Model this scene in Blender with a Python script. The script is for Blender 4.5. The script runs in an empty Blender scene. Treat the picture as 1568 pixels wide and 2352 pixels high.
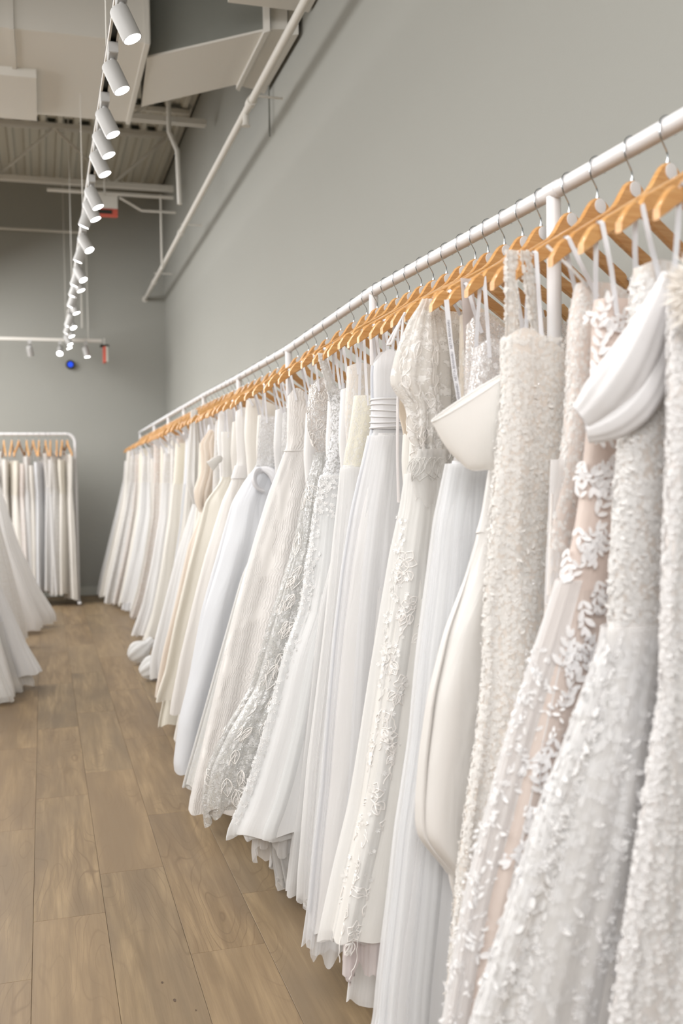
import bpy, math, random
import numpy as np
from mathutils import Matrix, Vector, Euler

random.seed(7)
rng = np.random.default_rng(11)
S = bpy.context.scene
COL = S.collection
R_ = math.radians

# ------------------------------------------------------------------ camera
CAM_H = 1.34
yaw, pitch, roll = R_(16.65), R_(2.2), R_(0.8)
fwd = Vector((math.sin(yaw)*math.cos(pitch), math.cos(yaw)*math.cos(pitch), -math.sin(pitch)))
rgt0 = Vector((math.cos(yaw), -math.sin(yaw), 0))
up0 = rgt0.cross(fwd)
rgt = rgt0*math.cos(roll) - up0*math.sin(roll)
upv = rgt0*math.sin(roll) + up0*math.cos(roll)
cd = bpy.data.cameras.new('camera')
cam = bpy.data.objects.new('camera', cd)
COL.objects.link(cam)
cam.matrix_world = Matrix(((rgt.x, upv.x, -fwd.x, 0), (rgt.y, upv.y, -fwd.y, 0), (rgt.z, upv.z, -fwd.z, CAM_H), (0, 0, 0, 1)))
cd.sensor_fit = 'VERTICAL'
cd.sensor_height = 36.0
cd.sensor_width = 24.0
cd.lens = 36.0*2287/2352
cd.clip_start = 0.05
cd.dof.use_dof = True
cd.dof.focus_distance = 2.85
cd.dof.aperture_fstop = 2.9
S.camera = cam

# ------------------------------------------------------------------ world, added fill lights, exposure
w = bpy.data.worlds.new('world')
S.world = w
w.use_nodes = True
w.node_tree.nodes['Background'].inputs[0].default_value = (0.9, 0.95, 1.0, 1)
w.node_tree.nodes['Background'].inputs[1].default_value = 0.05
S.view_settings.view_transform = 'Standard'
S.view_settings.look = 'None'
S.view_settings.gamma = 1
S.view_settings.use_curve_mapping = False
S.view_settings.exposure = 0.0
S.cycles.max_bounces = 6
S.cycles.use_adaptive_sampling = True
S.cycles.adaptive_threshold = 0.05
S.cycles.diffuse_bounces = 4
S.cycles.glossy_bounces = 3
S.cycles.transmission_bounces = 4
S.cycles.transparent_max_bounces = 12
S.cycles.sample_clamp_indirect = 4.0
S.cycles.caustics_reflective = False
S.cycles.caustics_refractive = False


def area(name, loc, sx, sy, power, rot=(0, 0, 0), col=(1, .97, .93)):
    l = bpy.data.lights.new(name, 'AREA')
    l.shape = 'RECTANGLE'
    l.size, l.size_y = sx, sy
    l.energy = power
    l.color = col
    o = bpy.data.objects.new(name, l)
    o.location = loc
    o.rotation_euler = rot
    COL.objects.link(o)
    return o


FILL_A, FILL_B, FILL_C, SPOT_W = 225, 270, 118, 9
area('fill_area_aisle', (-2.2, 3.0, 2.95), 3.2, 6.5, FILL_A, (0, R_(-28), 0), (1, .992, .985))  # added soft fill with no fixture, lights the gowns from the aisle
area('fill_area_back', (-2.2, 8.7, 2.95), 3.2, 4.0, FILL_B, (0, R_(-25), 0), (1, .992, .985))  # added unseen fill that brightens the far end
area('fill_area_behind_camera', (-0.9, -1.6, 2.9), 2.6, 1.6, FILL_C, (R_(38), R_(-16), 0), (1, .992, .985))  # added frontal fill from behind the camera, no fixture there

# ------------------------------------------------------------------ material helpers


class NT:
    def __init__(s, name):
        s.m = bpy.data.materials.new(name)
        s.m.use_nodes = True
        s.t = s.m.node_tree
        s.t.nodes.clear()
        s.out = s.t.nodes.new('ShaderNodeOutputMaterial')

    def n(s, typ, **kw):
        nd = s.t.nodes.new('ShaderNode'+typ)
        ins = kw.pop('ins', {})
        for k, v in kw.items():
            setattr(nd, k, v)
        for k, v in ins.items():
            sock = nd.inputs[k]
            if isinstance(v, bpy.types.NodeSocket):
                s.t.links.new(v, sock)
            else:
                sock.default_value = v
        return nd

    def math(s, op, a, b=0.0, clamp=False):
        return s.n('Math', operation=op, use_clamp=clamp, ins={0: a, 1: b}).outputs[0]

    def mix(s, f, a, b):
        nd = s.n('Mix', data_type='RGBA')
        for i, v in ((0, f), (6, a), (7, b)):
            if isinstance(v, bpy.types.NodeSocket):
                s.t.links.new(v, nd.inputs[i])
            else:
                nd.inputs[i].default_value = v
        return nd.outputs[2]

    def map(s, src, scale=(1, 1, 1), loc=(0, 0, 0), rot=(0, 0, 0)):
        return s.n('Mapping', ins={'Vector': src, 'Scale': scale, 'Location': loc, 'Rotation': rot}).outputs[0]

    def ramp(s, f, stops):
        nd = s.n('ValToRGB', ins={0: f})
        e = nd.color_ramp.elements
        while len(e) > 1:
            e.remove(e[-1])
        e[0].position, e[0].color = stops[0][0], stops[0][1]
        for p, c in stops[1:]:
            x = e.new(p)
            x.color = c
        return nd.outputs[0]

    def done(s, sh):
        s.t.links.new(sh, s.out.inputs[0])
        return s.m


def lin(r, g, b):
    f = lambda c: ((c/255+.055)/1.055)**2.4 if c/255 > .04045 else c/255/12.92
    return (f(r), f(g), f(b), 1)


def bsdf(nt, **k):
    return nt.n('BsdfPrincipled', ins={a.replace('_', ' '): v for a, v in k.items()}).outputs[0]


def simple(name, col, rough=.5, metal=0., coat=0., bump=None):
    nt = NT(name)
    k = dict(Base_Color=col, Roughness=rough, Metallic=metal)
    if coat:
        k['Coat_Weight'] = coat
    if bump:
        co = nt.n('TexCoord').outputs['Object']
        nz = nt.n('TexNoise', ins={'Vector': co, 'Scale': bump[0], 'Detail': 4.0}).outputs[0]
        k['Normal'] = nt.n('Bump', ins={'Strength': bump[1], 'Distance': bump[2], 'Height': nz}).outputs[0]
    return nt.done(bsdf(nt, **k))


def emis(name, col, st):
    nt = NT(name)
    return nt.done(nt.n('Emission', ins={0: col, 1: st}).outputs[0])


M_wall = simple('sage_grey_paint', lin(162, 162, 156), .85, bump=(140, .12, .002))
M_base = simple('baseboard_paint', lin(182, 184, 177), .6)
M_ceil = simple('ceiling_paint', lin(204, 202, 192), .75, bump=(60, .1, .002))
M_duct = simple('painted_duct_metal', lin(216, 213, 206), .6, bump=(3, .25, .02))
M_galv = simple('galvanised_duct_side', lin(128, 130, 124), .5, .2, bump=(5, .3, .02))
M_white = simple('white_enamel', lin(226, 225, 226), .35)
M_track = simple('white_track', lin(214, 210, 203), .45)
M_can = simple('white_lamp_housing', lin(178, 177, 175), .45)
M_dark = simple('dark_slot', lin(40, 42, 34), .6)
M_lens = emis('lamp_lens_glow', (1, .98, .97, 1), 9)
M_blue = emis('blue_lamp_glow', (.03, .10, .9, 1), 1.2)
M_red = simple('red_plastic', lin(205, 95, 78), .5)
M_chrome = simple('chrome_wire', lin(196, 200, 204), .18, 1.0)
M_disc = simple('white_plastic_disc', lin(226, 225, 226), .45)
M_ink = simple('grey_ink', lin(120, 118, 124), .7)
M_gold = simple('gold_clasp', lin(196, 150, 70), .35, .8)
M_bead = simple('glass_beads', lin(238, 238, 240), .08, .35, coat=.6)
M_cord = simple('white_embroidery_cord', lin(246, 242, 238), .5)


def mat_wood_hanger():
    nt = NT('varnished_beech')
    co = nt.n('TexCoord').outputs['Object']
    rnd = nt.n('ObjectInfo').outputs['Random']
    off = nt.n('CombineXYZ', ins={0: nt.math('MULTIPLY', rnd, 9.), 1: nt.math('MULTIPLY', rnd, 5.)}).outputs[0]
    v = nt.n('VectorMath', operation='ADD', ins={0: co, 1: off}).outputs[0]
    nz = nt.n('TexNoise', ins={'Vector': nt.map(v, (9, 60, 160)), 'Scale': 1.0, 'Detail': 5., 'Distortion': .6}).outputs[0]
    c = nt.ramp(nz, [(.3, lin(204, 148, 86)), (.55, lin(220, 170, 110)), (.75, lin(232, 188, 132))])
    d = nt.mix(nt.math('MULTIPLY', rnd, .35), c, lin(194, 130, 68))
    return nt.done(bsdf(nt, Base_Color=d, Roughness=.3, Coat_Weight=.5, Coat_Roughness=.15))


M_beech = mat_wood_hanger()


def mat_plank():
    nt = NT('oak_plank')
    co = nt.n('TexCoord').outputs['Object']
    rnd = nt.n('ObjectInfo').outputs['Random']
    r2 = nt.math('FRACT', nt.math('MULTIPLY', rnd, 17.31))
    off = nt.n('CombineXYZ', ins={0: nt.math('MULTIPLY', rnd, 37.), 1: nt.math('MULTIPLY', r2, 53.), 2: rnd}).outputs[0]
    v = nt.n('VectorMath', operation='ADD', ins={0: co, 1: off}).outputs[0]
    big = nt.n('TexNoise', ins={'Vector': nt.map(v, (7, 1.3, 1)), 'Scale': 1.0, 'Detail': 2.}).outputs[0]
    mid = nt.n('TexNoise', ins={'Vector': nt.map(v, (26, 2.2, 1)), 'Scale': 1.0, 'Detail': 5., 'Distortion': .8}).outputs[0]
    fine = nt.n('TexNoise', ins={'Vector': nt.map(v, (420, 9, 1)), 'Scale': 1.0, 'Detail': 3.}).outputs[0]
    warp = nt.n('TexNoise', ins={'Vector': nt.map(v, (5, 1.1, 1)), 'Scale': 1.0, 'Detail': 1.5}).outputs[0]
    contour = nt.math('ADD', nt.math('MULTIPLY', warp, 48.), nt.math('MULTIPLY', nt.n('SeparateXYZ', ins={0: nt.map(v, (14, .0, 0))}).outputs[0], 1.))
    ring = nt.math('ABSOLUTE', nt.math('SINE', nt.math('MULTIPLY', contour, 1.6)))
    patch = nt.ramp(nt.n('TexNoise', ins={'Vector': nt.map(v, (6, 1.6, 1), (3.1, 7.7, 0)), 'Scale': 1.0, 'Detail': 1.}).outputs[0], [(.44, (0, 0, 0, 1)), (.62, (1, 1, 1, 1))])
    c = nt.ramp(mid, [(.28, lin(108, 91, 67)), (.5, lin(138, 118, 89)), (.72, lin(163, 141, 108))])
    c = nt.mix(nt.ramp(big, [(.40, (0, 0, 0, 1)), (.66, (.9, .9, .9, 1))]), c, lin(104, 90, 72))
    rm = nt.math('MULTIPLY', nt.math('MULTIPLY', nt.ramp(ring, [(.0, (1, 1, 1, 1)), (.32, (0, 0, 0, 1))]), patch), .75)
    c = nt.mix(rm, c, lin(88, 70, 50))
    strk = nt.n('TexNoise', ins={'Vector': nt.map(v, (85, 3.5, 1)), 'Scale': 1.0, 'Detail': 4., 'Distortion': .4}).outputs[0]
    c = nt.mix(nt.math('MULTIPLY', nt.ramp(strk, [(.42, (0, 0, 0, 1)), (.66, (1, 1, 1, 1))]), .38), c, lin(98, 80, 60))
    c = nt.mix(nt.math('MULTIPLY', nt.ramp(fine, [(.45, (0, 0, 0, 1)), (.75, (1, 1, 1, 1))]), .30), c, lin(94, 76, 56))
    c = nt.mix(nt.math('MULTIPLY', r2, .45), c, lin(142, 122, 95))
    c = nt.mix(nt.math('MULTIPLY', nt.math('FRACT', nt.math('MULTIPLY', rnd, 7.7)), .28), c, lin(138, 111, 80))
    bm = nt.n('Bump', ins={'Strength': .12, 'Distance': .001, 'Height': fine}).outputs[0]
    return nt.done(bsdf(nt, Base_Color=c, Roughness=.46, Normal=bm))


M_plank = mat_plank()
M_knot = simple('dark_knot', lin(84, 66, 50), .7)
M_sub = simple('dark_subfloor', lin(70, 58, 44), .9)

_fab = {}


def fabric(kind, col, nude=None, dens=.6, scale=1.0, pleat=0.):
    """woven cloth: satin, crepe, tulle (see-through net), lace (motif over a lining), jacquard, glitter, sheer_lace"""
    key = (kind, col, nude, dens, scale, pleat)
    if key in _fab:
        return _fab[key]
    nt = NT(kind+'_cloth')
    uv = nt.n('UVMap').outputs[0]
    C = lin(*[248-(248-c)*(.35 if kind == 'tulle' else .55) for c in col])
    trans = .22
    if kind == 'satin':
        nz = nt.n('TexNoise', ins={'Vector': nt.map(uv, (14, 4, 1)), 'Scale': 1., 'Detail': 3., 'Distortion': .7}).outputs[0]
        wv = nt.n('TexNoise', ins={'Vector': nt.map(uv, (900, 900, 1)), 'Scale': 1., 'Detail': 1.}).outputs[0]
        h = nt.math('ADD', nz, nt.math('MULTIPLY', wv, .02))
        bm = nt.n('Bump', ins={'Strength': .5, 'Distance': .01, 'Height': h}).outputs[0]
        sh = bsdf(nt, Base_Color=lin(*[232-(248-c)*.6 for c in col]), Roughness=.36, Normal=bm, Sheen_Weight=.1)
        trans = .1
    elif kind == 'crepe':
        wv = nt.n('TexNoise', ins={'Vector': nt.map(uv, (60, 8, 1)), 'Scale': 1., 'Detail': 3.}).outputs[0]
        bm = nt.n('Bump', ins={'Strength': .4, 'Distance': .004, 'Height': wv}).outputs[0]
        sh = bsdf(nt, Base_Color=C, Roughness=.8, Normal=bm, Sheen_Weight=.2)
    elif kind == 'jacquard':
        a = nt.n('TexWave', ins={'Vector': nt.map(uv, (22, 60, 1)), 'Scale': 1., 'Distortion': 9., 'Detail': 2.5, 'Detail Scale': .55}).outputs['Fac']
        msk = nt.n('TexNoise', ins={'Vector': nt.map(uv, (7, 6, 1)), 'Scale': 1., 'Detail': 2.}).outputs[0]
        msk = nt.ramp(msk, [(.40, (0, 0, 0, 1)), (.54, (1, 1, 1, 1))])
        h = nt.math('MULTIPLY', nt.ramp(a, [(.45, (0, 0, 0, 1)), (.8, (1, 1, 1, 1))]), msk)
        bm = nt.n('Bump', ins={'Strength': .75, 'Distance': .007, 'Height': h}).outputs[0]
        sh = bsdf(nt, Base_Color=C, Roughness=.42, Normal=bm)
        trans = .1
    elif kind in ('lace', 'sheer_lace', 'glitter'):
        N = lin(*[246-(246-c)*.62 for c in nude]) if nude else C
        k = scale
        vo = nt.n('TexVoronoi', ins={'Vector': nt.map(uv, (55*k, 55*k, 1)), 'Scale': 1.}).outputs['Distance']
        pet = nt.n('TexNoise', ins={'Vector': nt.map(uv, (150*k, 110*k, 1)), 'Scale': 1., 'Detail': 3., 'Distortion': 1.6}).outputs[0]
        fl = nt.math('SUBTRACT', nt.math('ADD', nt.math('MULTIPLY', pet, 1.5), .05), vo)
        m = nt.ramp(fl, [(.27, (0, 0, 0, 1)), (.42, (1, 1, 1, 1))])
        h = nt.math('MULTIPLY', m, nt.math('ADD', .6, pet))
        c = nt.mix(m, N, C)
        bm = nt.n('Bump', ins={'Strength': .5, 'Distance': .003, 'Height': h}).outputs[0]
        if kind == 'glitter':
            gl = nt.n('TexVoronoi', ins={'Vector': nt.map(uv, (420*k, 420*k, 1)), 'Scale': 1.})
            sp = nt.ramp(gl.outputs['Color'], [(.62, (0, 0, 0, 1)), (.66, (1, 1, 1, 1))])
            bm = nt.n('Bump', ins={'Strength': 1., 'Distance': .004, 'Height': gl.outputs['Color'], 'Normal': bm}).outputs[0]
            sh = bsdf(nt, Base_Color=nt.mix(sp, c, (1, 1, 1, 1)), Roughness=.25, Metallic=nt.math('MULTIPLY', sp, .7), Normal=bm)
        else:
            sh = bsdf(nt, Base_Color=c, Roughness=.6, Normal=bm, Sheen_Weight=.1)
        if kind == 'sheer_lace' or (kind == 'glitter' and dens < 1):
            tl = nt.n('BsdfTranslucent', ins={0: C}).outputs[0]
            sh = nt.n('MixShader', ins={0: .3, 1: sh, 2: tl}).outputs[0]
            tr = nt.n('BsdfTransparent').outputs[0]
            f = nt.math('ADD', nt.math('MULTIPLY', m, 1-dens), dens, True)
            return _fab.setdefault(key, nt.done(nt.n('MixShader', ins={0: f, 1: tr, 2: sh}).outputs[0]))
    elif kind == 'tulle':
        wv = nt.n('TexNoise', ins={'Vector': nt.map(uv, (90, 1.6, 1)), 'Scale': 1., 'Detail': 4., 'Distortion': .3}).outputs[0]
        bm = nt.n('Bump', ins={'Strength': .3, 'Distance': .005, 'Height': wv}).outputs[0]
        sh = bsdf(nt, Base_Color=C, Roughness=.75, Normal=bm, Sheen_Weight=.15)
        tl = nt.n('BsdfTranslucent', ins={0: C}).outputs[0]
        sh = nt.n('MixShader', ins={0: .35, 1: sh, 2: tl}).outputs[0]
        tr = nt.n('BsdfTransparent').outputs[0]
        lw = nt.n('LayerWeight', ins={0: .35}).outputs['Facing']
        f = nt.math('ADD', nt.math('MULTIPLY', nt.math('SUBTRACT', wv, .5), .18), dens)
        f = nt.math('ADD', f, nt.math('MULTIPLY', lw, .35), True)
        return _fab.setdefault(key, nt.done(nt.n('MixShader', ins={0: f, 1: tr, 2: sh}).outputs[0]))
    tl = nt.n('BsdfTranslucent', ins={0: C}).outputs[0]
    return _fab.setdefault(key, nt.done(nt.n('MixShader', ins={0: trans, 1: sh, 2: tl}).outputs[0]))


# ------------------------------------------------------------------ mesh helpers
def mesh_np(name, V, F, m, smooth=True, uv=None, quads=True):
    V = np.asarray(V, dtype=np.float32)
    F = np.asarray(F, dtype=np.int32)
    me = bpy.data.meshes.new(name)
    k = F.shape[1]
    me.vertices.add(len(V))
    me.vertices.foreach_set('co', V.ravel())
    me.loops.add(F.size)
    me.loops.foreach_set('vertex_index', F.ravel())
    me.polygons.add(len(F))
    me.polygons.foreach_set('loop_start', np.arange(0, F.size, k, dtype=np.int32))
    me.polygons.foreach_set('loop_total', np.full(len(F), k, dtype=np.int32))
    me.polygons.foreach_set('use_smooth', np.full(len(F), smooth))
    if uv is not None:
        l = me.uv_layers.new(name='UVMap')
        l.data.foreach_set('uv', np.asarray(uv, dtype=np.float32)[F.ravel()].ravel())
    me.update(calc_edges=True)
    me.materials.append(m)
    return me


def link(name, me, parent=None, loc=(0, 0, 0), rot=(0, 0, 0)):
    o = bpy.data.objects.new(name, me)
    o.location = loc
    o.rotation_euler = rot
    if parent is not None:
        o.parent = parent
    COL.objects.link(o)
    return o


def thing(name, label, cat, loc=(0, 0, 0), rotz=0, group=None):
    o = bpy.data.objects.new(name, None)
    o.empty_display_size = .1
    COL.objects.link(o)
    o.location = loc
    o.rotation_euler = (0, 0, rotz)
    tag(o, label, cat, group)
    return o


def tag(o, label=None, cat=None, group=None, kind=None):
    if label:
        o['label'] = label
    if cat:
        o['category'] = cat
    if group:
        o['group'] = group
    if kind:
        o['kind'] = kind
    return o


class MB:
    def __init__(s):
        s.v, s.f = [], []

    def box(s, x0, x1, y0, y1, z0, z1, bev=0):
        b = len(s.v)
        if bev:
            e = bev
            for z, k in ((z0, e), (z0+e, 0), (z1-e, 0), (z1, e)):
                s.v += [(x0+k, y0+k, z), (x1-k, y0+k, z), (x1-k, y1-k, z), (x0+k, y1-k, z)]
            s.f.append((b+3, b+2, b+1, b))
            for r in range(3):
                q = b+4*r
                for i in range(4):
                    j = (i+1) % 4
                    s.f.append((q+i, q+j, q+4+j, q+4+i))
            s.f.append((b+12, b+13, b+14, b+15))
            return s
        s.v += [(x0, y0, z0), (x1, y0, z0), (x1, y1, z0), (x0, y1, z0), (x0, y0, z1), (x1, y0, z1), (x1, y1, z1), (x0, y1, z1)]
        s.f += [(b+3, b+2, b+1, b), (b+4, b+5, b+6, b+7), (b, b+1, b+5, b+4), (b+1, b+2, b+6, b+5), (b+2, b+3, b+7, b+6), (b+3, b, b+4, b+7)]
        return s

    def tube(s, pts, r, n=10, caps=True):
        pts = [Vector(p) for p in pts]
        rs = r if isinstance(r, (list, tuple)) else [r]*len(pts)
        b = len(s.v)
        t = (pts[1]-pts[0]).normalized()
        ref = Vector((0, 0, 1)) if abs(t.z) < .9 else Vector((1, 0, 0))
        u = t.cross(ref).normalized()
        for i, p in enumerate(pts):
            if i == 0:
                t = (pts[1]-pts[0])
            elif i == len(pts)-1:
                t = (pts[-1]-pts[-2])
            else:
                t = (pts[i+1]-pts[i-1])
            t.normalize()
            u = (u-t*u.dot(t)).normalized()
            v = t.cross(u)
            for k in range(n):
                a = 2*math.pi*k/n
                s.v.append(tuple(p+(u*math.cos(a)+v*math.sin(a))*rs[i]))
        for i in range(len(pts)-1):
            for k in range(n):
                j = (k+1) % n
                s.f.append((b+i*n+k, b+i*n+j, b+(i+1)*n+j, b+(i+1)*n+k))
        if caps:
            s.f.append(tuple(b+k for k in reversed(range(n))))
            s.f.append(tuple(b+(len(pts)-1)*n+k for k in range(n)))
        return s

    def prism(s, poly, y0, y1, inset=0):
        """polygon in x,z extruded along y"""
        b = len(s.v)
        n = len(poly)
        for y in (y0, y1):
            s.v += [(p[0], y, p[1]) for p in poly]
        s.f.append(tuple(b+i for i in range(n)))
        s.f.append(tuple(b+n+i for i in reversed(range(n))))
        for i in range(n):
            j = (i+1) % n
            s.f.append((b+j, b+i, b+n+i, b+n+j))
        return s

    def mesh(s, name, m, smooth=False, bevel=0):
        me = bpy.data.meshes.new(name)
        me.from_pydata(s.v, [], s.f)
        me.update()
        if smooth:
            me.polygons.foreach_set('use_smooth', [True]*len(me.polygons))
            try:
                me.set_sharp_from_angle(angle=R_(40))
            except Exception:
                pass
        me.materials.append(m)
        return me

    def build(s, name, m, parent=None, loc=(0, 0, 0), rot=(0, 0, 0), smooth=False):
        return link(name, s.mesh(name, m, smooth), parent, loc, rot)


def grid_faces(nu, nv, wrap=False):
    i = np.arange(nv-1)[:, None]*nu
    j = np.arange(nu-(0 if wrap else 1))[None, :]
    j2 = (j+1) % nu
    return np.stack([i+j, i+j2, i+nu+j2, i+nu+j], -1).reshape(-1, 4)


# ------------------------------------------------------------------ room shell
XW, YB, ZC = 1.385, 11.6, 4.63


def struct(name, mb, m, smooth=False):
    o = mb.build(name, m, smooth=smooth)
    o['kind'] = 'structure'
    return o


struct('wall_right', MB().box(XW, XW+.2, -3.2, YB+.2, 0, 5.0), M_wall)
struct('wall_back', MB().box(-5.4, XW, YB, YB+.2, 0, 5.0), M_wall)
struct('wall_left', MB().box(-5.6, -5.4, -3.2, YB+.2, 0, 5.0), M_wall)
struct('wall_front', MB().box(-5.4, XW, -3.4, -3.2, 0, 5.0), M_wall)
b1 = MB().box(-5.4, XW, YB-.014, YB, .005, .09).box(-5.4, XW, YB-.009, YB, .09, .1)
struct('baseboard_back', b1, M_base)
b2 = MB().box(XW-.014, XW, -3.2, YB-.014, .005, .09).box(XW-.009, XW, -3.2, YB-.014, .09, .1)
struct('baseboard_right', b2, M_base)

# corrugated deck
pitch_ = .152
V, prof = [], []
x = -5.4
while x < XW-.001:
    prof += [(x, 0), (x+.030, .0), (x+.048, .038), (x+.122, .038), (x+.140, 0)]
    x += pitch_
prof = [(min(a, XW), b) for a, b in prof]
for y in (-3.2, YB):
    V += [(a, y, ZC+b) for a, b in prof]
n = len(prof)
F = [(i, i+1, n+i+1, n+i) for i in range(n-1)]
me = bpy.data.meshes.new('ceiling')
me.from_pydata(V, [], F)
me.materials.append(M_ceil)
ceil_ = link('ceiling', me)
ceil_['kind'] = 'structure'
struct('trim_1', MB().box(-5.4, XW, -3.2, YB, ZC+.12, ZC+.3), M_dark)['label'] = 'dark roof void above the corrugated deck'

# floor: slab and individual planks
floor = MB().box(-5.4, XW, -3.2, YB, -.1, -.012).build('floor', M_sub)
floor['kind'] = 'structure'
PW, PL = .2127, 1.2
row0 = -.0605
offs = {0: 3.105, 1: 3.413, 2: 2.753, 3: 3.105, 4: 3.60, 5: 2.9, -1: 2.748, -2: 3.30, -3: 2.95, -4: 3.6}
plank_me = MB().box(-PW/2+.0004, PW/2-.0004, -PL/2+.0005, PL/2-.0005, -.0115, 0, .0009).mesh('plank', M_plank)
for r in range(-11, 7):
    xc = row0+(r+.5)*PW
    wd = PW
    if xc > XW-.02:
        break
    y = offs.get(r, 2.7+((r*0.37) % 1.2))
    while y > -.6:
        y -= PL
    while y < YB:
        a, b = y, min(y+PL, YB)
        right = min(xc+PW/2, XW-.002)
        if b-a > PL-.01 and right > xc+PW/2-.001:
            o = link('plank', plank_me, floor, (xc, (a+b)/2, 0))
        elif b-a > .05:
            hw, hx = (b-a)/2, (right-(xc-PW/2))
            mb = MB().box(-PW/2+.0004, -PW/2+hx-.0004, -hw+.0005, hw-.0005, -.0115, 0, .0009)
            mb.build('plank', M_plank, floor, (xc, (a+b)/2, 0))
        y += PL
# remaining floor beyond the planks picked apart
rest = MB()
for k in range(13):
    x0 = row0-11*PW-(k+1)*PW
    y = -3.2+((k*.41) % 1.0)
    while y < YB:
        rest.box(x0+.0004, x0+PW-.0004, y+.0005, min(y+PL, YB)-.0005, -.0115, 0, .0009)
        y += PL
for r in range(-11, 7):
    x0 = row0+r*PW
    rest.box(x0+.0004, min(x0+PW, XW)-.0004, -3.19, -1.9, -.0115, 0, .0009)
rs = rest.build('planks', M_plank, floor)
rs['kind'] = 'stuff'
# small knots and scuffs in the nearest planks
kn = MB()
for (kx, ky, kr) in ((.29, 2.52, .004), (.335, 2.455, .0022), (.27, 2.62, .003)):
    ring = [(kx+kr*math.cos(a)*1.0, ky+kr*2.0*math.sin(a), .0008) for a in np.linspace(0, 2*math.pi, 9)[:-1]]
    b = len(kn.v)
    kn.v += ring
    kn.f.append(tuple(range(b, b+8)))
o = kn.build('knots', M_knot, floor)
o['kind'] = 'stuff'

# ------------------------------------------------------------------ ceiling services
# bar joists: chords, webs


def joist(y, ztop, zbot, x1, label):
    t = thing('bar_joist', label, 'joist', (0, y, zbot), group=None)
    for dy in (-.035, .01):
        MB().box(-5.3, x1, dy, dy+.025, .0, .045).build('bottom_chord', M_duct, t)
        MB().box(-5.3, x1, dy, dy+.025, ztop-zbot-.05, ztop-zbot).build('top_chord', M_duct, t)
    x = x1-.05
    k = 0
    step = .52
    while x-step > -3.2:
        za, zb = (.03, ztop-zbot-.04) if k % 2 else (ztop-zbot-.04, .03)
        MB().tube([(x, 0, za), (x-step, 0, zb)], .013, 8).build('web_bar', M_duct, t)
        x -= step
        k += 1
    return t


joist(7.95, ZC, 4.10, 1.30, 'pale steel bar joist nearest the white ductwork, crossing the ceiling')
joist(9.75, ZC, 4.08, 1.27, 'pale steel bar joist farther back, just before the back wall')
o = MB().box(-5.3, 1.34, 9.05, 9.09, ZC-.05, ZC-.002).box(-5.3, 1.34, 9.05, 9.17, ZC-.01, ZC-.002).build('ceiling_angle', M_duct)
tag(o, 'thin steel angle bar under the corrugated deck between the two joists', 'beam')
for yy in (9.04, 9.72):
    mb = MB()
    x = -5.4+.050
    while x < 1.1:
        mb.box(x, x+.07, yy-.012, yy-.002, ZC-.002, ZC+.036)
        x += pitch_
    o = mb.build('deck_flute_openings', M_dark)
    o.parent = ceil_
    o['kind'] = 'stuff'

# main duct with a lower box, branch and boot
dz = 3.70
d = thing('air_duct', 'large white painted rectangular air duct with a branch to the wall', 'duct', (0, 6.2, dz))
MB().box(-5.3, .62, -.62, .64, 0, .55).build('trunk_duct', M_duct, d)
for xs in (-.9, -.1, .60):
    MB().box(xs-.012, xs+.012, -.635, .655, -.012, .56).build('flange', M_duct, d)
MB().box(-5.3, .02, -.1, .62, -.05, 0).build('lower_box', M_duct, d)


def slab(poly, z0, z1):
    b = MB()
    n = len(poly)
    b.v = [(p[0], p[1], z0) for p in poly]+[(p[0], p[1], z1) for p in poly]
    b.f = [tuple(reversed(range(n))), tuple(range(n, 2*n))]+[(i, (i+1) % n, n+(i+1) % n, n+i) for i in range(n)]
    return b


poly = [(.62, -.42), (1.18, -.92), (1.18, -.17), (.66, .34)]
slab(poly, 0, .012).build('branch_duct_bottom', M_duct, d)
slab(poly, .012, .52).build('branch_duct', M_galv, d)
for k, (a, b) in enumerate(((1.18, 1.205), (1.215, 1.30), (1.31, 1.36))):
    zz = (-.02, 0.0, -.02)[k]
    slab([(a, -.95), (b, -.98), (b, -.12), (a, -.15)], zz, .5).build('flange', M_duct, d)
MB().tube([(.9, 6.2-6.2, .52), (.9, 0, .93)], .006, 6).build('hanger_rod', M_duct, d)
o = MB().box(.95, 1.37, 4.98, 5.05, 3.72, 3.80).box(1.1, 1.37, 4.90, 4.98, 3.72, 3.86).build('ceiling_bracket', M_duct)
tag(o, 'white painted steel bracket at the wall above the duct end', 'bracket')

# pipe along the right wall
t = thing('wall_pipe', 'long white pipe running along the top of the sage wall', 'pipe', (1.165, 2, 3.46))
MB().tube([(0, 0, 0), (0, YB-2.003, -.10)], .021, 14).build('tube', M_duct, t, smooth=True)
for yy in (3.55, 6.5, 8.6):
    MB().tube([(0, yy-.035, -.0105*yy), (0, yy+.035, -.0105*yy)], .028, 14).build('coupling', M_duct, t, smooth=True)
    MB().tube([(0, yy, 0), (XW-1.202, yy, 0)], .007, 8).build('bracket_arm', M_duct, t)
MB().tube([(0, 3.7, -.03), (.0, 3.7, -.10), (0, 3.7, -.12)], [.018, .018, .026], 12).build('drop_fitting', M_duct, t, smooth=True)
MB().tube([(0, YB-2.012, -.10), (0, YB-2.002, -.10)], .034, 14).build('wall_collar', M_duct, t, smooth=True)

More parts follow.
